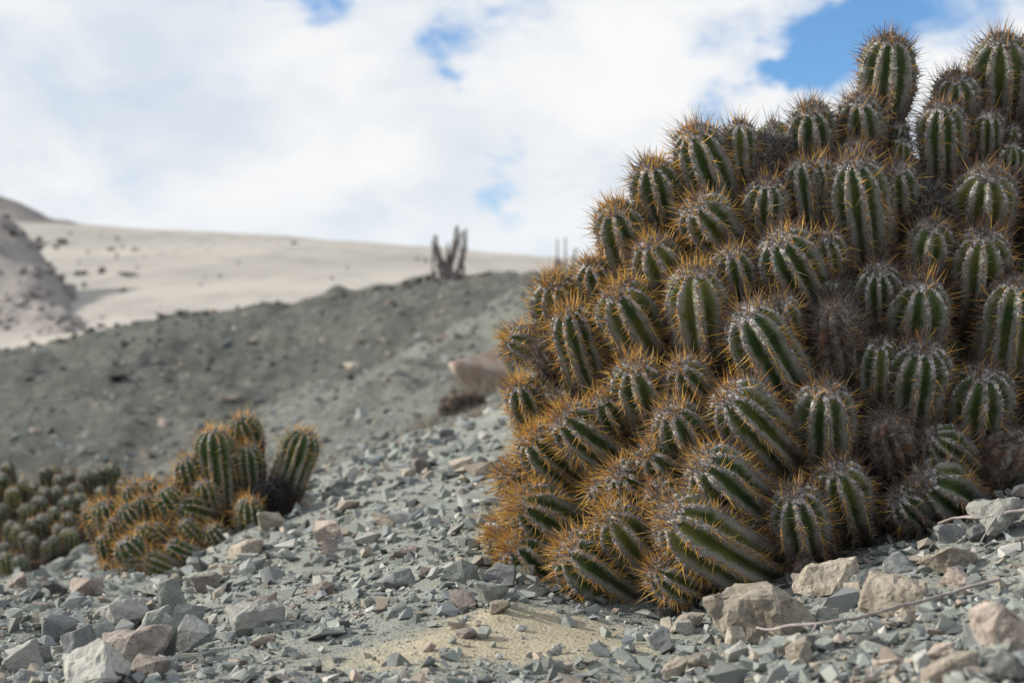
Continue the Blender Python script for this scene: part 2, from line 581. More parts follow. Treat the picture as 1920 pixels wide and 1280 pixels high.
hill('far_hill', [(-1500, 60), (-700, 190), (-300, 285), (0, 370), (40, 384), (90, 410), (130, 418), (170, 436), (190, 455)],
     330, 380, 460, 3, [(-1500, 520), (0, 470), (100, 440), (190, 456)], .0022)
hill('rocky_hill', [(-1500, 140), (-600, 240), (-200, 330), (0, 396), (30, 415), (60, 440), (85, 480), (110, 520), (128, 560), (140, 600)],
     105, 150, 210, 4, [(-1500, 760), (-300, 720), (0, 660), (60, 630), (100, 612), (128, 600), (140, 610)], .013)


# ------------------------------------------------------------------ stones
def rock_mesh(name, seed, dims, mat, npts=16, detail=0, flat=.55, tint=None):
    rg = np.random.default_rng(seed)
    p = rg.uniform(-1, 1, (npts, 3))
    p = p / np.maximum(np.max(np.abs(p), 1, keepdims=True), 1e-6) ** rg.uniform(.55, .95)
    # broken planes: shear a little so that blocks are not square
    p[:, 0] += p[:, 2] * rg.uniform(-.35, .35)
    p[:, 1] += p[:, 0] * rg.uniform(-.3, .3)
    p *= np.array(dims) / 2
    bm = bmesh.new()
    for v in p:
        bm.verts.new(v)
    r = bmesh.ops.convex_hull(bm, input=bm.verts)
    bmesh.ops.delete(bm, geom=[g for g in r['geom_interior'] if isinstance(g, bmesh.types.BMVert)], context='VERTS')
    bmesh.ops.dissolve_limit(bm, angle_limit=.22, verts=bm.verts[:], edges=bm.edges[:])
    if detail:
        m = min(dims)
        bmesh.ops.bevel(bm, geom=bm.edges[:], offset=m * .035, segments=1, affect='EDGES', profile=.6)
        bmesh.ops.triangulate(bm, faces=bm.faces[:])
        for _ in range(detail):
            es = sorted(bm.edges, key=lambda e: -e.calc_length())
            L = es[len(es) // 6].calc_length() * .75
            bmesh.ops.subdivide_edges(bm, edges=[e for e in bm.edges if e.calc_length() > L], cuts=1, use_grid_fill=False)
            bmesh.ops.triangulate(bm, faces=bm.faces[:])
        bm.normal_update()
        V = np.array([v.co for v in bm.verts])
        N = np.array([v.normal for v in bm.verts])
        s = 1 / max(dims)
        dsp = fbm(V * s * 3.1 + seed, 3, seed) * (.05 + .01 * (detail > 2)) * m + fbm(V * s * 11 + seed, 3, seed + 7) * (.03 + .02 * (detail > 2)) * m
        for v, q in zip(bm.verts, V + N * dsp[:, None]):
            v.co = q
    me = bpy.data.meshes.new(name)
    bm.normal_update()
    bm.to_mesh(me)
    bm.free()
    if mat:
        me.materials.append(mat)
    return me


def place_rock(name, x, row, wpx, hpx, colour, label, seed, cat='rock', group=None, dmin=1.0, dmax=45, deep=.9, tilt=(0, 0, 0),
               detail=2, npts=16, mat=None, sink=.18):
    """a stone whose visible middle is at pixel x,row; width and height in photograph pixels"""
    b = on_ground(x, row + hpx * .42, dmin, dmax)
    if b is None:
        return None
    d = b[1]
    wx, hz = wpx * d / F, hpx * d / F
    me = rock_mesh('stone', seed, (wx * 1.04, wx * deep, hz * 1.25), mat or ROCK[colour], npts, detail)
    o = obj(name, me, loc=(b[0], b[1] + wx * deep * .25, b[2] + hz * (.5 - sink)))
    rg = random.Random(seed)
    o.rotation_euler = (R_(tilt[0]), R_(tilt[1]), R_(tilt[2] + rg.uniform(-18, 18)))
    tag(o, label, cat, group)
    return o


# prominent stones: x, row, width, height, colour, label, tilt (side roll), depth factor
BIG = [
    (215, 1155, 82, 46, 'pale grey', 'pale flat-topped block with brown broken side among the rubble', -12, .9),
    (248, 1222, 118, 52, 'brown', 'long reddish-brown speckled stone lying across the rubble', -10, .7),
    (165, 1258, 90, 62, 'pale grey', 'large pale wedge stone with a smooth bright sloping top', -25, .9),
    (150, 1222, 56, 52, 'blue-grey', 'blue-grey slab leaning beside the upright pale wedge', -20, .8),
    (192, 1198, 36, 56, 'grey-green', 'upright pale green-grey wedge beside the long brown stone', 6, .8),
    (105, 1182, 66, 46, 'blue-grey', 'smooth grey pyramid-shaped stone half sunk in gravel', 0, .9),
    (38, 1240, 62, 44, 'pale grey', 'pale tilted slab next to a small dark stone', -20, .9),
    (65, 1232, 50, 26, 'dark', 'dark charcoal stone wedged against a pale tilted slab', 5, .8),
    (62, 1272, 54, 26, 'blue-grey', 'low bluish stone with flat top at the foot of the rubble', -5, .9),
    (272, 1256, 58, 40, 'brown', 'rounded brown stone below the long reddish-brown one', 8, .8),
    (322, 1135, 40, 62, 'grey-green', 'tall thin grey shard standing on edge', -22, .35),
    (348, 1165, 48, 52, 'blue-grey', 'dark triangular shard propped upright in the rubble', 15, .35),
    (290, 1175, 40, 46, 'grey-green', 'grey-green block in front of the tall thin shard', -8, .8),
    (362, 1200, 66, 50, 'blue-grey', 'blue-grey blade of rock leaning down the rubble', 32, .3),
    (316, 1200, 26, 62, 'blue-grey', 'narrow upright splinter of slate-coloured stone', 8, .3),
    (390, 1097, 74, 34, 'brown', 'brown speckled notched stone beside the small gold-spined clump', 4, .7),
    (155, 1104, 60, 30, 'pinkish', 'pale cream-pink flat rock in front of the small clump', -6, .9),
    (96, 1108, 50, 28, 'dark', 'dark pyramid stone beside the pale cream-pink rock', -12, .9),
    (22, 1090, 46, 32, 'brown', 'brown angular stone beside the low dense cactus cluster', 14, .9),
    (108, 1062, 56, 28, 'grey-green', 'smooth grey-green oval stone between the two smaller clumps', -8, .8),
    (150, 1036, 48, 26, 'grey-green', 'flat-topped grey block between the two smaller clumps', -3, .9),
    (452, 1033, 88, 34, 'tan', 'long tan-topped slab at the foot of the small clump', -10, .7),
    (612, 1003, 58, 42, 'pinkish', 'rounded pinkish boulder standing clear on the scree', -4, .9),
    (548, 949, 76, 28, 'tan', 'flat tan slab under the leaning cactus stem', -6, .7),
    (508, 985, 52, 34, 'tan', 'squat tan block beside the small clump', 6, .8),
    (480, 1165, 104, 50, 'pale grey', 'broad pale slab with a bright flat top and brown end', -10, .8),
    (480, 1133, 66, 26, 'brown', 'brown speckled bar of stone resting above the broad pale slab', -6, .6),
    (490, 1208, 48, 26, 'tan', 'low tan wedge just below the broad pale slab', 4, .8),
    (608, 1192, 66, 22, 'grey-green', 'flat layered grey stone lying in the bare dusty strip', 3, .8),
    (645, 1175, 20, 15, 'dark', 'small near-black stone in the bare dusty strip', 0, .9),
    (868, 1075, 62, 46, 'grey-green', 'sharp tent-shaped grey-green stone on the scree', -24, .7),
    (925, 1122, 66, 44, 'grey-green', 'grey conical stone at the edge of the sandy patch', 2, .8),
    (936, 1140, 40, 22, 'tan', 'small tan brick-shaped stone in front of the grey conical one', -5, .8),
    (868, 1127, 38, 40, 'brown', 'brown upright lump beside the grey conical stone', -20, .8),
    (940, 1082, 62, 34, 'blue-grey', 'pale blue-grey flat slab next to the mound of cactus', -8, .8),
    (740, 1094, 70, 32, 'blue-grey', 'long light grey slab lying on the open scree', -14, .7),
    (600, 1108, 52, 26, 'brown', 'brownish flat stone on the open scree', -10, .8),
    (758, 1036, 48, 24, 'brown', 'rounded brown-grey slab with a small pale chip below', -2, .8),
    (720, 980, 46, 26, 'tan', 'two-toned tan and dark block on the open scree', 4, .8),
    (752, 972, 54, 20, 'blue-grey', 'dark-edged flat grey slab beside a two-toned block', 8, .7),
    (790, 876, 34, 26, 'brown', 'brown cube-like stone high on the scree', 4, .9),
    (905, 882, 56, 40, 'tan', 'big tan slab sloping beside the cactus mound', -20, .8),
    (868, 876, 46, 28, 'tan', 'light tan block next to the big sloping slab', -8, .8),
    (660, 892, 36, 26, 'pale grey', 'pale grey-green flake standing up on the scree', -25, .5),
    (838, 815, 28, 18, 'dark', 'dark block near the top of the scree', 0, .9),
    (875, 1192, 40, 18, 'brown', 'dark brown rounded stone on the dusty strip', 0, .8),
    (755, 1237, 30, 24, 'grey-green', 'small grey tooth-shaped stone alone on bare dust', 4, .6),
    (652, 950, 40, 20, 'pinkish', 'smooth pinkish-grey oval stone beside a tan one on scree', 0, .8),
    # below the mound, at its foot
    (1432, 1160, 165, 98, 'tan', 'largest rough tan boulder at the foot of the cactus mound', -14, .75),
    (1680, 1122, 116, 66, 'tan', 'large grey-brown rounded boulder with a stained top below the mound', 4, .8),
    (1560, 1092, 118, 56, 'tan', 'long ledge-like stone tight against the mound', -14, .7),
    (1628, 1088, 54, 36, 'blue-grey', 'speckled dark grey stone between ledge and rounded boulder', -8, .8),
    (1690, 1058, 70, 38, 'blue-grey', 'salt-and-pepper grey stone with slanted top by the mound', -20, .7),
    (1790, 1060, 106, 46, 'tan', 'long tan-brown stone lying on a dark gap', 14, .6),
    (1790, 1092, 60, 38, 'pinkish', 'warm speckled granite lump beside the rounded boulder', 5, .8),
    (1885, 975, 92, 70, 'pale grey', 'big pale boulder jutting up beside the edge of the mound', -22, .9),
    (1850, 950, 46, 36, 'blue-grey', 'small blue-grey stone behind the big pale boulder', 0, .8),
    (1790, 1005, 56, 32, 'blue-grey', 'dark grey block wedged at the shaded edge of the mound', -4, .8),
    (1842, 1005, 60, 34, 'dark', 'dark mottled stone under the short twig', 6, .8),
    (1885, 1188, 104, 104, 'pinkish', 'large flat-faced pink granite slab standing in the rubble', -22, .5),
    (1885, 1262, 80, 60, 'dark', 'dark slate-coloured stone below the pink granite slab', -15, .8),
    (1785, 1262, 110, 46, 'tan', 'long tan-grey stone beside the dark slate-coloured one', -20, .7),
    (1775, 1232, 62, 40, 'pinkish', 'orange-brown stone above the long tan-grey one', -10, .8),
    (1725, 1252, 44, 40, 'pale grey', 'pale triangular stone in the lower rubble', -20, .7),
    (1555, 1164, 46, 36, 'pale grey', 'pale angular lump beside the long thin twig', 5, .9),
    (1600, 1120, 36, 40, 'tan', 'short tan column between ledge and rounded boulder', -8, .7),
    (1265, 1260, 46, 44, 'tan', 'smooth tan tooth of rock in the lower gravel', 4, .7),
    (1310, 1246, 60, 26, 'tan', 'flat tan flake beside the tan tooth of rock', -14, .7),
    (1048, 1262, 38, 34, 'grey-green', 'grey cube-like stone in dark gravel by the sandy patch', 0, .8),
    (1240, 1205, 48, 36, 'blue-grey', 'tilted blue-grey slab in the gravel below the mound', -32, .5),
    (1290, 1172, 60, 26, 'tan', 'flat brown-grey cap stone under the lowest stems', -6, .7),
    (1282, 1182, 34, 26, 'pale grey', 'small pale block in front of the flat cap stone', -5, .8),
    (1185, 1190, 30, 20, 'blue-grey', 'blunt grey stone lying on the sandy patch', -10, .8),
    (1040, 1222, 26, 18, 'blue-grey', 'pointed grey chip lying on the sandy patch', -12, .6),
    (1500, 1232, 52, 46, 'tan', 'square-faced tan-brown block below the long thin twig', -4, .8),
    (1705, 1160, 34, 24, 'tan', 'small brown-grey block just above the long thin twig', 4, .8),
    (985, 1075, 40, 26, 'grey-green', 'grey stone tucked under the lowest golden stems of the mound', 0, .8),
    (955, 1118, 40, 22, 'blue-grey', 'flat grey stone touching the golden spines of the mound', -18, .6),
    (1378, 1205, 40, 46, 'tan', 'tan lump propped under the largest rough boulder', 4, .8),
    (1385, 1228, 46, 30, 'pale grey', 'pale angular stone just below the largest rough boulder', -14, .8),
]
for k, (x, y, ww, hh, cl_, lb, roll, dp) in enumerate(BIG):
    if x < 420 and y > 1110:
        ww, hh = ww * 1.2, hh * 1.2
    place_rock('rock', x, y, ww, hh, cl_, lb, 100 + k, tilt=(0, roll, 0), deep=dp, dmax=7.5, sink=.06, detail=3 if ww > 80 else 2 if ww > 40 else 1,
               npts=22 if ww > 100 else 15)

# stones in view on the near slope, taken as individuals
rng = np.random.default_rng(5)
SHAPES = (('slab', (1, .8, .38)), ('block', (1, .85, .72)), ('shard', (1, .5, .45)))
COLW = (('grey-green', .36), ('blue-grey', .24), ('pale grey', .14), ('tan', .12), ('brown', .07), ('pinkish', .04), ('dark', .03))
MESHES = {}
for cn, _ in COLW:
    for si, (sn, dm) in enumerate(SHAPES):
        MESHES[cn, sn] = [rock_mesh('stone', 900 + hash_ * 7 + si, dm, ROCK[cn], 11 + hash_ % 4, 0) for hash_ in range(5)]


def zone(x, y):
    if x > 1330:
        return 'below the big cactus mound'
    if x > 900 and y > 1100:
        return 'around the pale sandy patch'
    if y > 1120 and x > 450:
        return 'on the bare dusty strip'
    if x < 440:
        return 'in the rubble before the smaller cactus clumps'
    return 'on the scree between the cactus clumps'


def in_main(x, y):
    left = np.interp(y, [0, 380, 520, 640, 900, 1020, 1120, 1150], [1300, 1110, 990, 945, 910, 940, 1040, 1130])
    bot = np.interp(x, [900, 1000, 1130, 1280, 1480, 1700, 1920], [1060, 1110, 1155, 1140, 1075, 1010, 925])
    return x > left and y < bot


placed = 0
tries = 0
STONES = []
while placed < 215 and tries < 9000:
    tries += 1
    x = rng.uniform(-60, 1980)
    y = rng.uniform(800, 1300)
    crest_row = np.interp(x, [0, 300, 500, 620, 930], [1095, 1090, 990, 885, 790])
    if y < crest_row or in_main(x, y):
        continue
    b = on_ground(x, y, 1.0, 7.5)
    if b is None:
        continue
    sd = sandiness(b[0], b[1])
    if rng.uniform() < sd * 1.4:
        continue
    d = b[1]
    if y > 1120 and 450 < x < 1000 and rng.uniform() < .55:
        continue
    size_px = 15 + 34 * rng.uniform() ** 2.2
    if x > 1330 or x < 440:
        size_px *= 1.55 if y > 1110 else 1.2
    size = min(max(size_px * d / F, .012), .085)
    cn = rng.choice([c for c, _ in COLW], p=np.array([q for _, q in COLW]) / sum(q for _, q in COLW))
    sn, dm = SHAPES[rng.choice(3, p=[.4, .35, .25])]
    zn = zone(x, y)
    o = obj('stone', MESHES[cn, sn][rng.integers(5)], loc=(b[0], b[1], b[2] + size * dm[2] * .22))
    o.scale = (size, size * rng.uniform(.8, 1.2), size * rng.uniform(.85, 1.3))
    o.rotation_euler = (rng.uniform(-.35, .35), rng.uniform(-.45, .35), rng.uniform(0, 6.28))
    szw = 'egg-sized' if size > .036 else 'walnut-sized' if size > .022 else 'thumbnail-sized'
    tag(o, f'loose {szw} {cn} stone {sn} lying {zn}', 'stone', f'{szw} {cn} stone {sn}s {zn}')
    placed += 1


# gravel: thousands of chips, nobody counts them
def hull_variants(n, npts, seed):
    vs = []
    for k in range(n):
        rg = np.random.default_rng(seed + k)
        me = rock_mesh('chip', seed + k, (1, rg.uniform(.55, .95), rg.uniform(.35, .75)), None, npts, 0)
        bm = bmesh.new()
        bm.from_mesh(me)
        bmesh.ops.triangulate(bm, faces=bm.faces[:])
        V = np.array([v.co[:] for v in bm.verts])
        T = np.array([[v.index for v in f.verts] for f in bm.faces])
        bm.free()
        bpy.data.meshes.remove(me)
        vs.append((V, T))
    return vs


PAL = .84 * np.array([(.245, .275, .265), (.22, .245, .26), (.33, .35, .34), (.43, .435, .415), (.35, .32, .27), (.26, .23, .205),
                (.40, .34, .295), (.10, .105, .11), (.28, .305, .285)])
PALW = np.array([.26, .18, .16, .09, .09, .05, .03, .05, .09])


def scatter_mesh(name, P, size, variants, seed, mat, pal=PAL, palw=PALW, tiltmax=.6, sink=.15):
    rg = np.random.default_rng(seed)
    n = len(P)
    vi = rg.integers(len(variants), size=n)
    Vs, Ts, Cs = [], [], []
    off = 0
    for k, (V, T) in enumerate(variants):
        idx = np.where(vi == k)[0]
        if not len(idx):
            continue
        m = len(idx)
        a = rg.uniform(0, 6.283, m)
        bx, by = rg.uniform(-tiltmax, tiltmax, m), rg.uniform(-tiltmax, tiltmax, m)
        v = V[None] * size[idx][:, None, None]
        x, y, z = v[..., 0], v[..., 1], v[..., 2]
        x, y = x * np.cos(a)[:, None] - y * np.sin(a)[:, None], x * np.sin(a)[:, None] + y * np.cos(a)[:, None]
        y, z = y * np.cos(bx)[:, None] - z * np.sin(bx)[:, None], y * np.sin(bx)[:, None] + z * np.cos(bx)[:, None]
        x, z = x * np.cos(by)[:, None] + z * np.sin(by)[:, None], -x * np.sin(by)[:, None] + z * np.cos(by)[:, None]
        w_ = np.stack([x, y, z], -1) + P[idx][:, None, :]
        w_[..., 2] += (size[idx] * sink)[:, None]
        Vs.append(w_.reshape(-1, 3))
        Ts.append((T[None] + (np.arange(m) * len(V))[:, None, None]).reshape(-1, 3) + off)
        off += m * len(V)
        c = pal[rg.choice(len(pal), m, p=palw / palw.sum())] * rg.uniform(.8, 1.2, m)[:, None]
        Cs.append(np.repeat(np.concatenate([c, np.ones((m, 1))], 1), len(V), 0))
    return tag(obj(name, mesh_np(name, np.concatenate(Vs), np.concatenate(Ts), mat, {'tint': np.concatenate(Cs)})), kind='stuff')


def near_points(n, seed, sandkeep, dustkeep, u0=-500, u1=2420):
    rg = np.random.default_rng(seed)
    u = rg.uniform(u0, u1, n)
    # even coverage as seen along the slope: density falls with distance
    d = 1 / rg.uniform(1 / 7.5, 1 / 1.15, n)
    x = (u - 960) / F * d
    s = sandiness(x, d)
    dust = np.exp(-((x + .12) / .30) ** 2 - ((d - 1.95) / .2) ** 2)
    keep = rg.uniform(0, 1, n) > np.maximum(s * (1 - sandkeep), dust * (1 - dustkeep))
    x, d = x[keep], d[keep]
    return np.stack([x, d, ground_z(x, d)], -1)


chips = hull_variants(14, 9, 4000)
bits = hull_variants(8, 6, 4500)
Pn = np.concatenate([near_points(23000, 11, .12, .25), near_points(4000, 15, 1, 1, 2420, 3700), near_points(3000, 16, 1, 1, -1700, -500)])
rg0 = np.random.default_rng(12)
sz = np.clip(.0055 + .013 * rg0.gamma(1.2, .62, len(Pn)), .005, .036) * np.clip(Pn[:, 1] / 2.4, .85, 2.0)
scatter_mesh('gravel', Pn, sz, chips, 21, GRAVEL)
Pn = near_points(36000, 13, .4, .9)
sz = np.random.default_rng(14).uniform(.0022, .0065, len(Pn)) * np.clip(Pn[:, 1] / 2.4, .85, 1.8)
scatter_mesh('fine_gravel', Pn, sz, bits, 22, GRAVEL)

# stones strewn over the hillside, too small to tell apart
rg1 = np.random.default_rng(31)
n = 14000
u = rg1.uniform(-700, 1500, n)
d = np.exp(rg1.uniform(math.log(6.5), math.log(39), n))
x = (u - 960) / F * d
P = np.stack([x, d, ground_z(x, d)], -1)
sz = (.016 + .034 * rg1.gamma(.7, .6, n)) * np.clip(d / 12, .6, 2.6)
scatter_mesh('hillside_stones', P, sz, chips, 32, FARSTONE,
             PAL * .8, np.array([.26, .18, .12, .05, .08, .10, .03, .20, .09]))
n = 1100
u = rg1.uniform(-500, 1100, n)
d = rg1.uniform(60, 300, n)
keep = rg1.uniform(0, 1, n) < np.where(u < 260, 1, np.clip((650 - u) / 1500, .06, 1))
u, d = u[keep], d[keep]
x = (u - 960) / F * d
P = np.stack([x, d, ground_z(x, d)], -1)
scatter_mesh('slope_stones', P, (.10 + .45 * rg1.uniform(0, 1, len(d)) ** 3) * d / 110, chips, 33, FARSTONE,
             np.array([(.12, .11, .105), (.2, .185, .17), (.3, .27, .25)]), np.array([.5, .3, .2]))

# loose rock on the flank of the near hill
hp = HILLPTS[1]
hp = hp[hp[:, 0] / hp[:, 1] * F + 960 > -300]
hp = hp[rg1.integers(len(hp), size=700)] + rg1.normal(0, .4, (700, 3)) * np.array([1, 1, 0])
scatter_mesh('hill_stones', hp, .25 + 1.0 * rg1.uniform(0, 1, 700) ** 4, chips, 35, FARSTONE,
             np.array([(.12, .11, .11), (.2, .19, .188), (.32, .305, .30)]), np.array([.45, .35, .2]))

# dark stones and stubble along the crest of the ridge
n = 420
u = rg1.uniform(-500, 1250, n)
d = rg1.normal(37.2, .8, n)
x = (u - 960) / F * d
P = np.stack([x, d, ground_z(x, d)], -1)
scatter_mesh('ridge_stones', P, .07 + .30 * rg1.uniform(0, 1, n) ** 3.5, chips, 34, FARSTONE,
             np.array([(.07, .068, .062), (.12, .115, .10), (.2, .19, .17)]), np.array([.5, .3, .2]))

# single stones that can be told apart on the hillside and on the sand
FARROCK = [
    (832, 634, 30, 16, 'pinkish', 'small orange-pink rock on the spur above the large two-toned boulder'),
    (788, 632, 24, 12, 'pale grey', 'pale flat rock on the spur edge beside the orange-pink one'),
    (674, 645, 20, 15, 'tan', 'brownish rock alone in the hollow of the grey hillside'),
    (660, 686, 40, 12, 'tan', 'flat buff rock on the lip of the gully'),
    (742, 704, 26, 12, 'pale grey', 'pale slab lying on the slope of the near spur'),
    (800, 672, 16, 16, 'pale grey', 'small whitish rock on the slope of the near spur'),
    (272, 850, 18, 16, 'pinkish', 'pinkish rock on the hillside above the small clump'),
    (306, 793, 20, 14, 'pinkish', 'small pale pink rock high on the hillside above the clump'),
    (152, 850, 18, 14, 'pale grey', 'pale grey rock on the hillside above the low cluster'),
    (432, 752, 46, 16, 'tan', 'broad low hump of rock on the middle hillside'),
    (68, 808, 26, 14, 'brown', 'brown rock low on the shaded hillside'),
    (730, 665, 18, 12, 'brown', 'dull orange rock on the hillside near the gully head'),
]
for k, (x, y, ww, hh, cl_, lb) in enumerate(FARROCK):
    place_rock('rock', x, y, ww, hh, cl_, lb, 300 + k, dmin=6.6, detail=1)
place_rock('boulder', 904, 686, 88, 88, 'orange', 'large boulder with an orange-pink flank beside the cactus mound', 337, cat='boulder', dmin=6.6,
           tilt=(15, -38, 20), detail=2, npts=13)
place_rock('boulder', 948, 676, 66, 56, 'grey-green', 'mossy grey-green boulder leaning on the orange-pink flank', 333, cat='boulder', dmin=6.6,
           tilt=(0, -10, 0), detail=2)
SANDROCK = [(118, 452, 20, 14, 'dark rock lowest of the pair under the rocky hill'), (105, 462, 12, 10, 'small dark rock beside a larger one under the rocky hill'),
            (150, 512, 22, 12, 'dark low rock on pale sand beside a rounder one'), (191, 508, 14, 12, 'round dark rock alone on pale sand'),
            (235, 515, 36, 7, 'long thin dark ledge of rock on pale sand'), (74, 450, 14, 12, 'dark rock at the toe of the rocky hill'),
            (190, 611, 16, 9, 'dark rock on sand just above the grey ridge'), (97, 622, 14, 9, 'small dark rock on sand at the ridge foot'),
            (140, 607, 28, 10, 'broad dark rock on the sand above the grey ridge'), (23, 588, 16, 11, 'dark rock on the sand below the rocky hill'),
            (130, 550, 26, 34, 'reddish-brown rough outcrop on the sand under the hill')]
_sd2 = np.exp(np.linspace(math.log(50), math.log(420), 900))
for k, (x, y, ww, hh, lb) in enumerate(SANDROCK):
    p = CAM[None] + _sd2[:, None] * (FW + RT * ((x - 960) / F) + UP * ((640 - y - hh * .4) / F))[None]
    bel = p[:, 2] <= ground_z(p[:, 0], p[:, 1])
    if not bel.any():
        continue
    q = p[np.argmax(bel)]
    s = q[1] / F
    me = rock_mesh('rock', 350 + k, (ww * s, ww * s * .8, hh * s * 1.3), M_FARWOOD if hh < 30 else M_HILL, 16, 1)
    tag(obj('rock', me, loc=(q[0], q[1], ground_z(q[0], q[1])[0] + hh * s * .3)), lb, 'rock')


# ------------------------------------------------------------------ cactus
ICO_V = []
_t = (1 + 5 ** .5) / 2
for a in (-1, 1):
    for b in (-_t, _t):
        ICO_V += [(0, a, b), (a, b, 0), (b, 0, a)]
ICO_V = np.array(ICO_V, float)
ICO_V /= np.linalg.norm(ICO_V[0])
_bm = bmesh.new()
for v in ICO_V:
    _bm.verts.new(v)
bmesh.ops.convex_hull(_bm, input=_bm.verts)
_bm.verts.index_update()
ICO_T = np.array([[v.index for v in f.verts] for f in _bm.faces])
ICO_V = np.array([v.co[:] for v in _bm.verts])
_bm.free()
OCT_V = np.array([(1, 0, 0), (-1, 0, 0), (0, 1, 0), (0, -1, 0), (0, 0, 1), (0, 0, -1)], float)
OCT_T = np.array([(0, 2, 4), (2, 1, 4), (1, 3, 4), (3, 0, 4), (2, 0, 5), (1, 2, 5), (3, 1, 5), (0, 3, 5)])

GOLD = np.array([(.94, .66, .16), (.92, .60, .13), (.84, .46, .12), (.94, .72, .27), (.52, .28, .13), (.40, .33, .28)])


def unit(v):
    v = np.asarray(v, float)
    return v / max(np.linalg.norm(v), 1e-9)


def make_stem(clump, base, tip, foot, wpx, d, root, seed, lod=0, phi=None, gold=.8, dead=False, spiny=1.0, mul=1.0, label=None,
              bare=False, hid=False, taper=.25, front=False, crowngold=.45, lush=0.0):
    """one ribbed stem. tip, foot: outline ends in photograph pixels; wpx its width; d its distance"""
    rg = np.random.default_rng(seed)
    R = wpx * .5 * d / F
    v = np.array([foot[0] - tip[0], foot[1] - tip[1]], float)
    L2 = np.linalg.norm(v)
    vu = v / L2
    if phi is None:
        phi = R_(np.clip(58 - 19 * L2 / wpx, 12, 46))
    vis = (L2 * d / F) / max(math.cos(phi), .5)
    down = RT * vu[0] - UP * vu[1]                      # from tip to foot in the picture plane
    C = px(tip[0], tip[1], d) + down * R * .97
    axis = unit(-down * math.cos(phi) - FW * math.sin(phi))
    A = C + axis * R
    length = max(vis * 1.05, 2.2 * R) + (2.2 * R if not bare else .4 * R)
    b = unit(C - root)
    if np.dot(b, axis) < -.2:
        b = axis
    # centre line
    ns = 64
    s = np.linspace(0, length, ns)
    k = np.clip((s - vis * .45) / max(length - vis * .45, 1e-6), 0, 1)
    k = k * k * (3 - 2 * k) * (.8 if not bare else .2)
    T = axis[None] * (1 - k)[:, None] + b[None] * k[:, None]
    T /= np.linalg.norm(T, axis=1, keepdims=True)
    Cn = A[None] - np.concatenate([np.zeros((1, 3)), np.cumsum((T[1:] + T[:-1]) * .5 * np.diff(s)[:, None], 0)])
    U = np.zeros((ns, 3))
    u0 = unit(np.cross(T[0], (.3, .2, .9)))
    for i in range(ns):
        u0 = unit(u0 - T[i] * np.dot(u0, T[i]))
        U[i] = u0
    Wv = np.cross(T, U)
    at = lambda arr, ss: np.stack([np.interp(ss, s, arr[:, j]) for j in range(3)], -1)
    N = int(np.clip(round(8.8 + (R - .035) * 60 + rg.uniform(-.9, .9)), 7, 11)) + (2 if lod else 0)
    seg = (8, 6, 4)[lod]
    Lc = R * 1.05
    na = (12, 9, 6)[lod]
    al = np.linspace(.03, math.pi / 2, na)
    nb = (21, 15, 8)[lod]
    sr = np.concatenate([Lc * (1 - np.cos(al)), np.linspace(Lc, length, nb + 1)[1:]])
    tb = np.clip((sr - Lc) / (length - Lc), 0, 1)
    rr = np.concatenate([R * np.sin(al) ** .92, np.full(nb, R)]) * (1 - taper * tb * tb)
    rr *= 1 + .035 * np.sin(sr / R * 2.3 + rg.uniform(0, 6))
    dep = .37 * (.45 + .55 * np.concatenate([np.sin(al), np.ones(nb)])) * (1 - .35 * tb)
    th = np.arange(N * seg) / (N * seg) * 2 * math.pi
    crest = np.abs(np.cos(N * th / 2)) ** 1.15
    wob = 1 + .05 * np.sin(2 * th + rg.uniform(0, 6)) + .03 * np.sin(3 * th + rg.uniform(0, 6))
    sp = (.0078, .0120, .018)[lod]
    tub = .03 * np.cos(2 * math.pi * sr / sp)[:, None] * crest[None] ** 4 if lod == 0 else 0
    rad = rr[:, None] * (1 - dep[:, None] * (1 - crest[None]) + tub * .5) * wob[None]
    jit = fbm(np.stack([np.repeat(sr[:, None] / R * 1.3, len(th), 1), np.cos(th)[None] * 1.5 + 0 * rad + seed, np.sin(th)[None] * 1.5 + 0 * rad], -1).reshape(-1, 3), 3, seed)
    rad = rad * (1 + .035 * jit.reshape(rad.shape))
    if dead:
        jit = fbm(np.stack([np.repeat(sr[:, None] / R * 2, len(th), 1), np.cos(th)[None] * 2 + 0 * rad, np.sin(th)[None] * 2 + 0 * rad], -1).reshape(-1, 3), 3, seed)
        rad = rad * (1 + .06 * jit.reshape(rad.shape))
    twist = rg.uniform(-.25, .25) * sr / length
    cp, cu, cw = at(Cn, sr), at(U, sr), at(Wv, sr)
    ang = th[None] + twist[:, None]
    V = cp[:, None] + rad[..., None] * (np.cos(ang)[..., None] * cu[:, None] + np.sin(ang)[..., None] * cw[:, None])
    nr, nt = rad.shape
    i, j = np.meshgrid(np.arange(nr - 1), np.arange(nt), indexing='ij')
    q = np.stack([i * nt + j, i * nt + (j + 1) % nt, (i + 1) * nt + (j + 1) % nt, (i + 1) * nt + j], -1).reshape(-1, 4)
    age = np.clip(sr / max(vis * 1.25, 1e-6), 0, 1)
    rnd = rg.uniform()
    att = np.stack([np.repeat(crest[None] * (.72 if lod else 1), nr, 0), np.repeat(age[:, None], nt, 1), np.full((nr, nt), rnd), np.ones((nr, nt))], -1).reshape(-1, 4)
    me = mesh_np('stem', V.reshape(-1, 3) - base, q, M_DEAD if dead else M_STEM, {'tint': att}, True)
    st_ = obj('stem', me, clump)
    if label:
        st_['label'] = label

    # areoles along every rib
    arcmax = math.pi / 2 * R + max(vis * 1.15 - Lc, 0)
    if hid:
        arcmax *= .8
    l = np.arange(.22 * R, arcmax, sp)
    l = np.where(l < .9 * R, l, l)
    inc = l < math.pi / 2 * R
    sa = np.where(inc, Lc * (1 - np.cos(l / R)), Lc + l - math.pi / 2 * R)
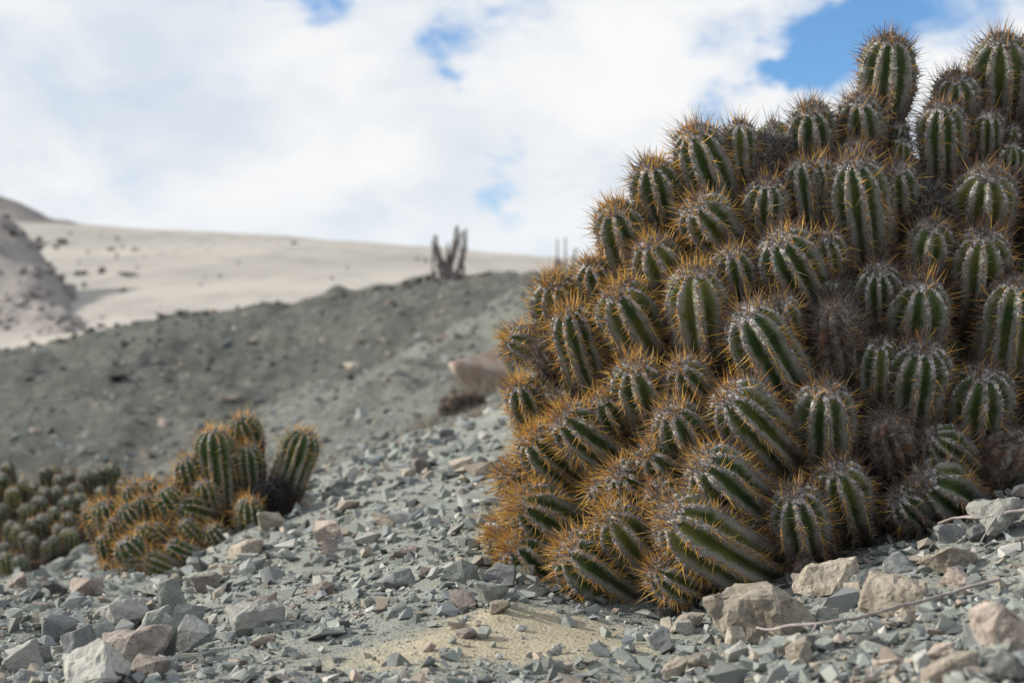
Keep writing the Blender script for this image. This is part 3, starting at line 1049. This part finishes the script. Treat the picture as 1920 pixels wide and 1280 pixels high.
    sa = np.repeat(sa[None], N, 0) + rg.uniform(-.25, .25, (N, len(l))) * sp
    sa = np.clip(sa, 1e-4, length * .97)
    tha = np.repeat((np.arange(N) / N * 2 * math.pi)[:, None], len(l), 1)
    keep = np.ones_like(sa, bool)
    near_apex = l < .38 * R                      # ribs crowd together at the crown
    keep[1::2, near_apex] = False
    if spiny < 1:
        keep &= rg.uniform(0, 1, sa.shape) < max(spiny, .15)
    sa, tha = sa[keep], tha[keep]
    nc = int((46, 20, 8)[lod] * (R / .045) ** 2 * (.3 if dead else 1))      # felted crown between the rib ends
    lc_ = R * .46 * np.sqrt(rg.uniform(.01, 1, nc))
    sa = np.concatenate([sa, Lc * (1 - np.cos(lc_ / R))])
    tha = np.concatenate([tha, rg.uniform(0, 2 * math.pi, nc)])
    iscrown = np.concatenate([np.zeros(len(tha) - nc, bool), np.ones(nc, bool)])
    ra = np.interp(sa, sr, rr)
    ra = ra * (1 + .05 * np.sin(2 * tha) * 0)
    rad_at = np.array([np.interp(sa, sr, rad[:, jj]) for jj in range(0, nt, seg)])
    ra = rad_at[np.round(tha / (2 * math.pi) * N).astype(int) % N, np.arange(len(sa))]
    ra = np.where(iscrown, np.interp(sa, sr, rr) * .90, ra)
    tw = np.interp(sa, sr, twist)
    pu, pw, pt, pc = at(U, sa), at(Wv, sa), at(T, sa), at(Cn, sa)
    rd = np.cos(tha + tw)[:, None] * pu + np.sin(tha + tw)[:, None] * pw
    tg = -np.sin(tha + tw)[:, None] * pu + np.cos(tha + tw)[:, None] * pw
    PA = pc + rd * ra[:, None]
    ca = np.clip(1 - sa / Lc, 0, 1)[:, None]
    nrm = rd * np.sqrt(1 - ca ** 2) + pt * ca
    lon = np.cross(nrm, tg)
    lon = lon / np.linalg.norm(lon, axis=1, keepdims=True)
    if front:                                    # the side buried in the mound carries none
        vw = unit(C - CAM)
        kp = nrm @ vw < .55
        PA, nrm, tg, lon, pt, ca, sa, iscrown = PA[kp], nrm[kp], tg[kp], lon[kp], pt[kp], ca[kp], sa[kp], iscrown[kp]
    m = len(PA)
    agea = np.clip(sa / max(vis * 1.25, 1e-6), 0, 1)
    # wool
    wv, wt = (ICO_V, ICO_T) if lod == 0 else (OCT_V, OCT_T)
    crown = np.clip(1 - sa / (1.1 * R), 0, 1)
    wr = (.0080, .0085, .0105)[lod] * rg.uniform(.32, .56, m) * (1.10 - .45 * agea + .35 * crown) * (.6 if dead else 1)
    jit = rg.uniform(.65, 1.3, (m, len(wv)))
    loc = wv[None] * jit[..., None]
    WV = PA[:, None] + wr[:, None, None] * (loc[..., :1] * tg[:, None] * .85 + loc[..., 1:2] * lon[:, None] * 1.15 + loc[..., 2:] * nrm[:, None] * .55)
    WT = (wt[None] + (np.arange(m) * len(wv))[:, None, None]).reshape(-1, 3)
    wc = np.array([(.60, .585, .585)])[0] * rg.uniform(.55, 1.15, m)[:, None] * (.98 - .5 * agea[:, None] + .3 * crown[:, None])
    wc = wc * (.62 if lod else 1) * (np.array([.45, .40, .38]) if dead else 1)
    wcol = np.repeat(np.concatenate([wc, np.ones((m, 1))], 1), len(wv), 0)
    tag(obj('wool_tufts', mesh_np('wool', WV.reshape(-1, 3) - base, WT, M_WOOL, {'tint': wcol}), st_), kind='stuff')
    # spines
    nrad, ncen = ((9, 5), (4, 2), (2, 1))[lod]
    thick = (.00072, .0009, .0016)[lod] * mul
    SB, SD, SL, SC_, SW = [], [], [], [], []
    for kk in range(nrad):                       # short spreading grey ones
        ps = rg.uniform(0, 6.283, m)
        dr = nrm * rg.uniform(.25, .9, m)[:, None] + tg * np.cos(ps)[:, None] + lon * np.sin(ps)[:, None]
        SB.append(PA)
        SD.append(dr)
        SL.append(rg.uniform(.007, .016, m))
        g = np.where(rg.uniform(0, 1, (m, 1)) < (.30 * gold * (1 - np.clip(crown * 1.6, 0, 1)))[:, None], GOLD[rg.integers(0, 5, m)] * .85, np.array([(.46, .43, .42)]) * rg.uniform(.4, 1.3, (m, 1)))
        SC_.append(g)
        SW.append(np.full(m, thick * .75))
    for kk in range(ncen):                       # long golden ones
        sel = rg.uniform(0, 1, m) < np.where(iscrown, .22 + .25 * lush, min(1, (1.0, .8, .6, .5, .4)[kk] + .4 * lush))
        ps = rg.normal(0, .5, (m, 2))
        dr = nrm + tg * ps[:, :1] + lon * ps[:, 1:] + pt * (.25 - .5 * agea[:, None])
        SB.append(PA[sel])
        SD.append(dr[sel])
        SL.append((.010 + .024 * rg.uniform(0, 1, m) ** 1.5)[sel] * (1.0 + .32 * (ca[:, 0] > .2))[sel])
        g = GOLD[rg.choice(6, m, p=(.26, .22, .20, .12, .12, .08))] * rg.uniform(.75, 1.15, (m, 1))
        old = np.clip((agea - .30) * 1.5, 0, .9)[:, None]  # aged spines brown, plus painted shade low in the gaps
        g = g * (1 - old) + np.array([(.20, .115, .08)]) * old
        isg = rg.uniform(0, 1, (m, 1)) < gold * np.where(crown > .35, crowngold, 1.0)[:, None]
        g = np.where(isg, g, np.array([(.22, .165, .14)]) * rg.uniform(.5, 1.4, (m, 1)) * (1 - .4 * agea[:, None]))
        SC_.append(g[sel])
        SW.append(np.full(sel.sum(), thick))
    SB, SD, SL, SC_, SW = map(np.concatenate, (SB, SD, SL, SC_, SW))
    if dead:
        SC_ = SC_ * .25 + np.array([(.17, .155, .15)]) * .75
    SD = SD / np.linalg.norm(SD, axis=1, keepdims=True)
    e1 = np.cross(SD, (.31, .57, .76))
    e1 /= np.linalg.norm(e1, axis=1, keepdims=True)
    e2 = np.cross(SD, e1)
    nS = len(SB)
    SV = np.zeros((nS, 4, 3))
    for c in range(3):
        a = c * 2.0944
        SV[:, c] = SB + (e1 * math.cos(a) + e2 * math.sin(a)) * SW[:, None]
    SV[:, 3] = SB + SD * SL[:, None]
    ST = (np.array([(0, 1, 3), (1, 2, 3), (2, 0, 3)])[None] + (np.arange(nS) * 4)[:, None, None]).reshape(-1, 3)
    sc = np.ones((nS, 4, 4))
    sc[:, :, :3] = SC_[:, None]
    sc[:, 3, :3] *= .75
    tag(obj('spines', mesh_np('spines', SV.reshape(-1, 3) - base, ST, M_SPINE, {'tint': sc.reshape(-1, 4)}), st_), kind='stuff')
    return C, axis, R


def dry_tuft(clump, base, c, r, n, seed, name='dry_spine_litter', col=(.13, .12, .115), ln=(.02, .06), label=None):
    """a ball of dead grey spines and fibres"""
    rg = np.random.default_rng(seed)
    o = rg.normal(0, 1, (n, 3))
    o /= np.linalg.norm(o, axis=1, keepdims=True)
    pos = c + o * (r * rg.uniform(.3, 1, n) ** .5)[:, None]
    dr = o * .6 + rg.normal(0, .7, (n, 3))
    dr /= np.linalg.norm(dr, axis=1, keepdims=True)
    L = rg.uniform(*ln, n)
    e1 = np.cross(dr, (.3, .5, .8))
    e1 /= np.linalg.norm(e1, axis=1, keepdims=True)
    e2 = np.cross(dr, e1)
    th = rg.uniform(.0006, .0018, n)
    V = np.zeros((n, 4, 3))
    for k in range(3):
        a = k * 2.0944
        V[:, k] = pos + (e1 * math.cos(a) + e2 * math.sin(a)) * th[:, None]
    V[:, 3] = pos + dr * L[:, None]
    T = (np.array([(0, 1, 3), (1, 2, 3), (2, 0, 3)])[None] + (np.arange(n) * 4)[:, None, None]).reshape(-1, 3)
    cc = np.ones((n, 4, 4))
    cc[:, :, :3] = (np.array(col) * rg.uniform(.4, 1.9, (n, 1)))[:, None]
    t = tag(obj(name, mesh_np('litter', V.reshape(-1, 3) - base, T, M_SPINE, {'tint': cc.reshape(-1, 4)}), clump), kind='stuff')
    if label:
        t['label'] = label
    return t


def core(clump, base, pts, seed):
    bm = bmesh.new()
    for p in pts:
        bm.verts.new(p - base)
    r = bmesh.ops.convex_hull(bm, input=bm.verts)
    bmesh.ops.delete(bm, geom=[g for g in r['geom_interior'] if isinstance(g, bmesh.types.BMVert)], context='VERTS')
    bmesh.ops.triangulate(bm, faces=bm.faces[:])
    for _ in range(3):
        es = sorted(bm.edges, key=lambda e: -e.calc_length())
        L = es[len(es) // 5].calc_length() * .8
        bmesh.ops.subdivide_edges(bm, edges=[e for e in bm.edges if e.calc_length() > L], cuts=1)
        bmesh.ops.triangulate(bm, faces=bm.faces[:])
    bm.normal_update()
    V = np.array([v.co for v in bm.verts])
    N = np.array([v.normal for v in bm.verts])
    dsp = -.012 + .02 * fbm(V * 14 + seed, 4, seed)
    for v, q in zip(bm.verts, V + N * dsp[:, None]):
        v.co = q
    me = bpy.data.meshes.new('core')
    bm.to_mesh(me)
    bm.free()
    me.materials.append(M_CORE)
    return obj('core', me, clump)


def clump_thing(name, loc, label, cat='cactus', group=None):
    o = bpy.data.objects.new(name, None)
    COL.objects.link(o)
    o.empty_display_size = .1
    o.location = loc
    return tag(o, label, cat, group)


# ---- the big mound: tip x,y  foot x,y  width  [options]
D_ = dict
MAIN = [
    (1290, 243, 1359, 377, 102), (1213, 304, 1253, 405, 82), (1144, 385, 1193, 500, 95), (1383, 232, 1395, 330, 58, D_(gold=.4)),
    (1290, 379, 1367, 454, 92), (1209, 448, 1253, 527, 86), (1366, 464, 1390, 540, 72), (1296, 500, 1327, 670, 108),
    (1030, 518, 1062, 605, 92, D_(gold=.75)), (1103, 488, 1122, 545, 62), (1148, 535, 1222, 655, 106),
    (1660, 72, 1676, 215, 94, D_(bare=True, taper=.55, gold=.45, spiny=.9)), (1866, 70, 1895, 205, 102, D_(gold=.6)), (1935, 80, 1945, 200, 96),
    (1509, 198, 1534, 275, 86, D_(gold=.5)), (1599, 182, 1627, 262, 82, D_(gold=.5)), (1782, 140, 1800, 215, 78, D_(gold=.45)),
    (1757, 196, 1788, 325, 82), (1846, 210, 1862, 275, 56, D_(spiny=.6, gold=.2)), (1891, 236, 1895, 275, 40, D_(spiny=.5, gold=.2)),
    (1893, 272, 1903, 335, 46, D_(spiny=.3, gold=.2)), (1835, 314, 1859, 422, 106), (1599, 262, 1605, 305, 64, D_(gold=.5)),
    (1497, 303, 1520, 402, 66), (1530, 300, 1552, 400, 60), (1588, 300, 1640, 480, 110), (1672, 308, 1692, 385, 72),
    (1690, 262, 1694, 300, 36, D_(spiny=.4, gold=.2)), (1686, 234, 1690, 265, 34, D_(spiny=.5, gold=.2)), (1433, 336, 1443, 425, 72),
    (1743, 413, 1748, 497, 78, D_(gold=.6)), (1828, 430, 1852, 542, 102), (1443, 438, 1532, 565, 112), (1538, 436, 1560, 505, 68),
    (1638, 497, 1655, 578, 76, D_(spiny=.7, gold=.25)), (1558, 524, 1562, 560, 40, D_(spiny=.5, gold=.2)), (1714, 518, 1730, 632, 106),
    (1895, 520, 1904, 705, 112), (1453, 556, 1482, 622, 66),
    (1555, 565, 1592, 700, 92, D_(dead=True, label='dead grey-black stem')),
    (950, 634, 1022, 656, 62, D_(phi=R_(12))), (1063, 578, 1110, 730, 82), (1385, 578, 1502, 742, 116), (1178, 676, 1222, 785, 92),
    (1266, 678, 1310, 735, 70), (972, 712, 1003, 805, 66), (1122, 738, 1156, 795, 62), (1045, 772, 1162, 868, 98),
    (986, 812, 1085, 908, 88), (1248, 757, 1308, 858, 98), (1350, 733, 1482, 852, 112), (940, 878, 1012, 918, 76),
    (1203, 838, 1264, 892, 78), (1148, 876, 1205, 932, 78), (1108, 906, 1150, 942, 46), (1298, 857, 1432, 962, 116),
    (1216, 912, 1270, 945, 72), (962, 932, 1092, 1012, 112), (1136, 952, 1222, 1062, 102), (1240, 957, 1440, 1085, 134),
    (922, 982, 1000, 1042, 80), (955, 1008, 1058, 1122, 98), (1052, 1018, 1208, 1142, 112), (1218, 1062, 1300, 1112, 72),
    (1535, 716, 1560, 852, 104), (1718, 638, 1727, 795, 112), (1645, 636, 1652, 742, 66, D_(spiny=.7, gold=.3)), (1832, 686, 1850, 818, 106),
    (1642, 772, 1692, 872, 82, D_(dead=True, spiny=.6, label='brown corky dead stem')), (1730, 812, 1825, 880, 80, D_(spiny=.7, gold=.4)),
    (1706, 888, 1812, 950, 112, D_(gold=.6, spiny=.85)), (1556, 866, 1606, 972, 92, D_(spiny=.9)), (1478, 912, 1522, 1035, 96),
    (1905, 800, 1868, 905, 84, D_(dead=True, spiny=.4, label='pale peeling dead stem')), (1672, 925, 1730, 975, 64, D_(gold=.3)),
    (1498, 1048, 1520, 1085, 46, D_(dead=True, bare=True, spiny=.6, label='hollow broken stub')),
    (1010, 640, 1060, 700, 60, D_(dead=True)), (1040, 735, 1080, 775, 40, D_(dead=True, spiny=.4)),
    # beyond the frame and the crest of the mound
    (1985, 330, 1990, 430, 104), (1990, 650, 1990, 780, 108), (1975, 220, 1975, 300, 90), (1995, 500, 1995, 600, 100), (2060, 160, 2050, 280, 100),
    (2080, 380, 2070, 500, 106), (2090, 620, 2070, 740, 104), (2010, 830, 2000, 920, 96),
]
ROOT = px(1640, 1000, 2.95)
base_pt = px(1560, 1080, 2.75)
base_pt[2] = ground_z(base_pt[0], base_pt[1])[0]
mound = clump_thing('cactus_mound', base_pt, 'huge mound of crowded ribbed cactus stems with golden spines above the stones')


def dmain(x, y):
    d = 2.13 + .34 * (1100 - y) / 1000
    t = np.clip((1430 - x) / 500, 0, 1.15)
    d += .34 * t * t
    d += .10 * np.clip((x - 1500) / 400, 0, 1.5) * np.clip((y - 500) / 400, 0, 1)
    # upper-left shoulder falls back
    return d


cpts = []
for k, s in enumerate(MAIN):
    op = s[5] if len(s) > 5 else {}
    x, y = s[0], s[1]
    mx, my = (s[0] + s[2]) / 2, (s[1] + s[3]) / 2
    d = dmain(mx, my)
    op = dict(op)
    g = op.pop('gold', float(np.interp(x, [950, 1300, 1600, 1900], [.95, .82, .55, .50])))  # sunlight painted into spine colour: golden on the lit left, dull rightward
    if s[4] <= 48:
        d += .02
    hidden = x > 1960
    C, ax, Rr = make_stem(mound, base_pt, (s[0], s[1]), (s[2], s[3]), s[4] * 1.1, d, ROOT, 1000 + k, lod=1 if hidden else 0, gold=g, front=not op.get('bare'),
                          crowngold=float(np.interp(x, [1000, 1350, 1700], [.85, .55, .35])), lush=float(np.interp(x, [1000, 1400], [1, 0])), **op)  # crown gold fades rightward too, painting the same side light
    if not op.get('bare'):
        cpts.append(C + (ROOT - C) * .30 - ax * Rr * 1.2)
# filler stems deeper in the gaps
rg = np.random.default_rng(77)
tipsM = np.array([((s[0] + s[2]) / 2, (s[1] + s[3]) / 2, s[4]) for s in MAIN])
fill = 0
tr = 0
while fill < 60 and tr < 6000:
    tr += 1
    x, y = rg.uniform(980, 1950), rg.uniform(250, 1040)
    lim = np.interp(y, [200, 300, 420, 560, 700, 900, 1040], [1560, 1290, 1200, 1080, 1010, 1000, 1060])
    if x < lim or y > np.interp(x, [980, 1300, 1500, 1700, 1950], [1040, 1050, 980, 930, 860]):
        continue
    dist = np.hypot(tipsM[:, 0] - x, tipsM[:, 1] - y) / tipsM[:, 2]
    if dist.min() < .56:
        continue
    wv_ = rg.uniform(60, 84)
    tipsM = np.vstack([tipsM, (x, y, wv_)])
    lean = np.interp(x, [950, 1300, 1900], [-.9, -.5, .05])
    dv = unit((-(lean), 1.0, 0))[:2]
    make_stem(mound, base_pt, (x - dv[0] * 40, y - dv[1] * 40), (x + dv[0] * 45, y + dv[1] * 45), wv_, dmain(x, y) + rg.uniform(.10, .14), ROOT,
              3000 + fill, lod=1, gold=.2, spiny=.5, hid=True)  # spines mostly dull brown, painting the shade of the gaps
    fill += 1
for gx, gy in ((1250, 1100), (1500, 1060), (1750, 1000), (1950, 930)):
    p = px(gx, gy - 10, 2.55)
    cpts.append(np.array([p[0], p[1], ground_z(p[0], p[1])[0] - .05]))
cpts += [px(1950, 350, 3.0), px(2050, 800, 3.0), px(1500, 500, 3.1), px(1300, 900, 3.0), px(1650, 260, 2.9)]
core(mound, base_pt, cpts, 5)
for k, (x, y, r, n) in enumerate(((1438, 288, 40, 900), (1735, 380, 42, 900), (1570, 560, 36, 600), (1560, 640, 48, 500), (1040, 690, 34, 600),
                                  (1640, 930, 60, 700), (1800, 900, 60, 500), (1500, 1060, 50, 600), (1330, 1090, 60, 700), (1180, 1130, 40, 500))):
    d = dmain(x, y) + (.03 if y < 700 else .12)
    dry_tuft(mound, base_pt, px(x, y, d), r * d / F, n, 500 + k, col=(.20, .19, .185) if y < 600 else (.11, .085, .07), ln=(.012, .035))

# ---- the smaller clump
MID = [
    (400, 806, 413, 969, 68), (453, 779, 464, 835, 55), (464, 833, 470, 910, 52), (573, 808, 537, 915, 66, D_(phi=R_(8), label='leaning stem with peeling grey bark')),
    (349, 857, 368, 930, 46), (326, 940, 376, 968, 54, D_(phi=R_(48))), (464, 933, 468, 1002, 48), (304, 917, 358, 1012, 46), (277, 900, 284, 945, 42),
    (247, 906, 256, 945, 40), (196, 937, 204, 985, 46), (169, 950, 182, 1002, 36), (270, 927, 280, 978, 38), (233, 946, 257, 992, 42),
    (213, 970, 224, 1008, 32), (263, 984, 288, 1030, 38), (288, 983, 314, 1018, 32), (196, 1001, 204, 1050, 34), (230, 1010, 282, 1088, 52),
    (314, 1022, 382, 1054, 40), (270, 1046, 330, 1078, 44), (393, 984, 415, 1024, 38), (193, 1058, 202, 1100, 30), (216, 1068, 238, 1098, 34),
    (319, 900, 330, 940, 32), (430, 850, 440, 910, 36), (380, 900, 395, 960, 40), (340, 975, 372, 1018, 36), (245, 1040, 262, 1080, 34),
]
ROOTM = px(400, 1060, 3.95)
bM = px(370, 1060, 3.8)
bM[2] = ground_z(bM[0], bM[1])[0]
midc = clump_thing('cactus_clump', bM, 'small gold-rimmed cactus clump with tall upright stems and one leaning away')
cp2 = []
for k, s in enumerate(MID):
    op = dict(s[5]) if len(s) > 5 else {}
    x, y = (s[0] + s[2]) / 2, (s[1] + s[3]) / 2
    d = 3.55 + .28 * (1080 - y) / 250 + .25 * np.clip((260 - x) / 100, 0, 1) ** 2
    C, ax, Rr = make_stem(midc, bM, (s[0], s[1]), (s[2], s[3]), s[4] * (1.12 if k < 4 else 1.22), d, ROOTM, 5000 + k, lod=1, gold=.95, mul=1.0, crowngold=.8, lush=.5,
                          **{'phi': R_(float(np.clip(42 - 15 * math.hypot(s[2] - s[0], s[3] - s[1]) / s[4], 8, 30))), **op})
    if k not in (0, 1, 2, 3):
        cp2.append(C + (ROOTM - C) * .38 - ax * Rr * 1.2)
for gx, gy in ((230, 1085), (330, 1075), (440, 1025), (500, 960), (540, 930)):
    p = px(gx, gy, 3.8)
    cp2.append(np.array([p[0], p[1], ground_z(p[0], p[1])[0] - .03]))
cp2.append(px(420, 985, 4.0))
core(midc, bM, cp2, 9)
for k, (x, y, r, n) in enumerate(((520, 918, 22, 260), (492, 930, 20, 220), (535, 922, 16, 160))):
    dry_tuft(midc, bM, px(x, y, 3.75), r * 3.75 / F, n, 540 + k, col=(.085, .08, .085), ln=(.02, .05))

# ---- the low cluster at the gully
LOW = [(13, 866, 26), (84, 876, 28), (104, 873, 25), (131, 883, 23), (161, 883, 26), (181, 879, 27), (210, 869, 33), (191, 913, 27), (111, 890, 24),
       (24, 913, 31), (44, 899, 27), (64, 903, 26), (84, 913, 27), (108, 911, 28), (141, 906, 29), (74, 930, 33), (128, 930, 35), (81, 963, 37),
       (128, 960, 30), (131, 990, 35), (20, 977, 28), (34, 983, 28), (47, 997, 24), (62, 1005, 22), (87, 1014, 20), (101, 1004, 22), (10, 1034, 32),
       (37, 1041, 34), (7, 1017, 26), (165, 940, 25), (5, 888, 26), (-15, 900, 30), (-20, 940, 30), (-30, 980, 30), (-18, 1020, 30), (0, 945, 28),
       (50, 945, 28), (104, 950, 26), (60, 972, 24), (108, 982, 24), (150, 925, 26), (230, 900, 24), (-50, 920, 30), (-60, 970, 30), (-45, 880, 28)]
ROOTL = px(80, 1100, 6.2)
bL = px(80, 1070, 6.0)
bL[2] = ground_z(bL[0], bL[1])[0]
low = clump_thing('cactus_cluster', bL, 'low dense cluster of short greyish cactus stems at the gully edge')
cp3 = []
rg = np.random.default_rng(8)
for k, (x, y, wv_) in enumerate(LOW):
    d = 5.75 + .75 * (1060 - y) / 190
    Lp = wv_ * rg.uniform(1.5, 2.1)
    C, ax, Rr = make_stem(low, bL, (x, y), (x + rg.uniform(-4, 5), y + Lp), wv_, d, ROOTL, 6000 + k, lod=2, gold=.6, mul=.8)
    cp3.append(C - np.array([0, 0, 2.6 * Rr]))
for gx, gy in ((-60, 1090), (60, 1090), (130, 1050), (220, 940)):
    p = px(gx, gy, 6.0)
    cp3.append(np.array([p[0], p[1], ground_z(p[0], p[1])[0] - .05]))
core(low, bL, cp3, 12)

# ---- a small parched clump behind, with dry brush round it
PAR = [(835, 742, 22), (850, 738, 24), (868, 734, 26), (884, 732, 26), (900, 738, 22), (842, 752, 22), (860, 750, 22), (878, 748, 22), (830, 756, 18)]
q = on_ground(865, 772, 6.0, 12)
dP = q[1]
par = clump_thing('cactus_clump', q, 'small parched brown cactus clump in dry brush behind the scree')
for k, (x, y, wv_) in enumerate(PAR):
    make_stem(par, q, (x, y), (x, y + 30), wv_, dP + rg.uniform(-.1, .1), q - np.array([0, -.1, .3]), 7000 + k, lod=2, gold=.8, mul=.9, dead=True)


def brush(name, x, row, wpx, hpx, n, seed, label, dmin=5.5):
    q = on_ground(x, row, dmin, 14)
    if q is None:
        return
    rg = np.random.default_rng(seed)
    d = q[1]
    Wd, Hh = wpx * d / F, hpx * d / F
    th = rg.uniform(0, 6.28, n)
    rad = Wd / 2 * rg.uniform(0, 1, n) ** .7
    B = np.stack([rad * np.cos(th) * .7, rad * np.sin(th) * .7, np.full(n, -.02)], -1)
    B[:, 2] += ground_z(B[:, 0] + q[0], B[:, 1] + q[1]) - q[2]
    tip = B + np.stack([rg.normal(0, .35, n) * Hh + .3 * rad * np.cos(th), rg.normal(0, .35, n) * Hh + .3 * rad * np.sin(th), Hh * rg.uniform(.45, 1.15, n)], -1)
    V = np.zeros((n, 4, 3))
    e = rg.normal(0, 1, (n, 3))
    e /= np.linalg.norm(e, axis=1, keepdims=True)
    f = np.roll(e, 1, 1)
    V[:, 0], V[:, 1], V[:, 2], V[:, 3] = B + e * .002, B + f * .002, B - e * .002, tip
    T = (np.array([(0, 1, 3), (1, 2, 3), (2, 0, 3)])[None] + (np.arange(n) * 4)[:, None, None]).reshape(-1, 3)
    o = obj(name, mesh_np(name, V.reshape(-1, 3), T, M_DRYGRASS), loc=q)
    tag(o, label, 'shrub')


brush('dry_shrub', 905, 735, 110, 50, 420, 61, 'wispy dry grey brush growing between boulder and parched clump')
brush('dry_shrub', 800, 800, 90, 34, 260, 62, 'thin low dry brush at the top of the scree')
brush('dry_shrub', 890, 785, 110, 36, 300, 63, 'straw-coloured brush in front of the parched clump')


# ------------------------------------------------------------------ columnar cacti on the ridge
def tube(pts, radii, seg=7):
    pts = np.array(pts, float)
    V, Fq = [], []
    for i, p in enumerate(pts):
        t = unit(pts[min(i + 1, len(pts) - 1)] - pts[max(i - 1, 0)])
        a = unit(np.cross(t, (.2, .9, .1)))
        b = np.cross(t, a)
        for k in range(seg):
            an = k * 2 * math.pi / seg
            V.append(p + radii[i] * (a * math.cos(an) + b * math.sin(an)))
    for i in range(len(pts) - 1):
        for k in range(seg):
            Fq.append((i * seg + k, i * seg + (k + 1) % seg, (i + 1) * seg + (k + 1) % seg, (i + 1) * seg + k))
    return np.array(V), np.array(Fq)


def column_cactus(x, row, d, branches, label, group):
    p0 = px(x, row, d)
    p0[2] = ground_z(p0[0], p0[1])[0]
    e = clump_thing('columnar_cactus', p0, label, 'cactus', group)
    rg = np.random.default_rng(int(x))
    for br in branches:
        wp = br[0]
        pts2 = np.array(br[1:], float)
        t = np.linspace(0, 1, 14)
        tt = np.linspace(0, 1, len(pts2))
        xs, ys = np.interp(t, tt, pts2[:, 0]), np.interp(t, tt, pts2[:, 1])
        dz = rg.uniform(-.35, .35)
        P_ = np.array([px(a, b, d + dz * k) for a, b, k in zip(xs, ys, t)])
        rad = wp * .5 * d / F * (1 - .45 * t) * (1 + .18 * np.sin(t * 20 + rg.uniform(0, 6)))
        V, q = tube(P_, rad, 9)
        # ribs
        obj('branch', mesh_np('branch', V - p0, q, M_FARWOOD, None, True), e)


dR = 37.0
column_cactus(838, 532, dR, [
    (13, (834, 536), (832, 500), (820, 470), (816, 442)), (12, (834, 536), (840, 495), (852, 460), (857, 424)),
    (6, (811, 534), (811, 495), (812, 450)), (9, (842, 534), (848, 490), (866, 434)), (9, (852, 530), (864, 495), (871, 455)),
    (12, (846, 534), (862, 500), (870, 470), (873, 430)), (6, (838, 500), (839, 470), (840, 455)), (11, (822, 500), (818, 478), (815, 462)),
    (10, (860, 502), (868, 482), (874, 462)), (7, (830, 536), (822, 500), (826, 470)), (5, (866, 500), (864, 470), (861, 440)), (5, (818, 480), (812, 462), (810, 452)),
    (5, (850, 480), (848, 462), (850, 448)), (8, (868, 530), (869, 505), (866, 485))],
    'many-armed dark columnar cactus standing on the crest of the grey ridge', None)
column_cactus(1048, 512, 38.5, [
    (5, (1044, 520), (1045, 480), (1045, 448)), (5, (1060, 520), (1060, 480), (1060, 446)), (7, (1072, 520), (1075, 490), (1079, 466)),
    (12, (1042, 520), (1043, 500), (1046, 486)), (9, (1052, 516), (1054, 500), (1050, 490))],
    'sparse cactus with bare thin poles on the ridge beside the mound', None)


# ------------------------------------------------------------------ dry twigs lying on the stones
def twig(pix, wpx, label, seed, side=None, lift=.012):
    P_ = []
    for x, y in pix:
        b = on_ground(x, y, 1.0, 4)
        P_.append(b + np.array([0, 0, lift]))
    P_ = np.array(P_)
    t = np.linspace(0, len(P_) - 1, 40)
    ii = np.arange(len(P_))
    pts = np.stack([hermite(ii, P_[:, [k]], t)[:, 0] for k in range(3)], -1)
    pts = pts + np.stack([fbm(np.stack([t * 1.3, t * 0 + k, t * 0 + seed], -1), 3, seed) for k in range(3)], -1) * .003
    o0 = pts[0].copy()
    r0 = wpx * .5 * pts[:, 1].mean() / F
    rad = r0 * (1.1 - .5 * t / t[-1]) * (1 + .12 * np.sin(t * 9))
    V, q = tube(pts - o0, rad, 7)
    e = clump_thing('dry_twig', o0, label, 'twig')
    obj('stalk', mesh_np('stalk', V, q, M_TWIG, None, True), e)
    for (f, dx, dy, dz) in side or ():
        c = pts[int(f * 39)] - o0
        ss = np.linspace(0, 1, 8)[:, None]
        pp = c + ss * np.array([dx, dy, dz]) + np.array([0, 0, 1]) * (ss * (1 - ss)) * .01
        V, q = tube(pp, r0 * .6 * (1 - .5 * ss[:, 0]), 5)
        obj('side_shoot', mesh_np('side_shoot', V, q, M_TWIG, None, True), e)


twig([(1870, 1114), (1780, 1143), (1700, 1168), (1620, 1190), (1540, 1205), (1470, 1212), (1405, 1202), (1340, 1175), (1318, 1160)], 6.5,
     'long thin grey twig arching over the rubble below the mound', 3, [(.52, -.02, -.02, -.03), (.72, -.01, .03, .012)], .022)
twig([(1935, 1003), (1880, 1012), (1830, 1020), (1790, 1018), (1755, 1030)], 7.5,
     'short forked grey twig lying beside the big pale boulder', 4, [(.32, -.05, -.05, -.05)], .035)
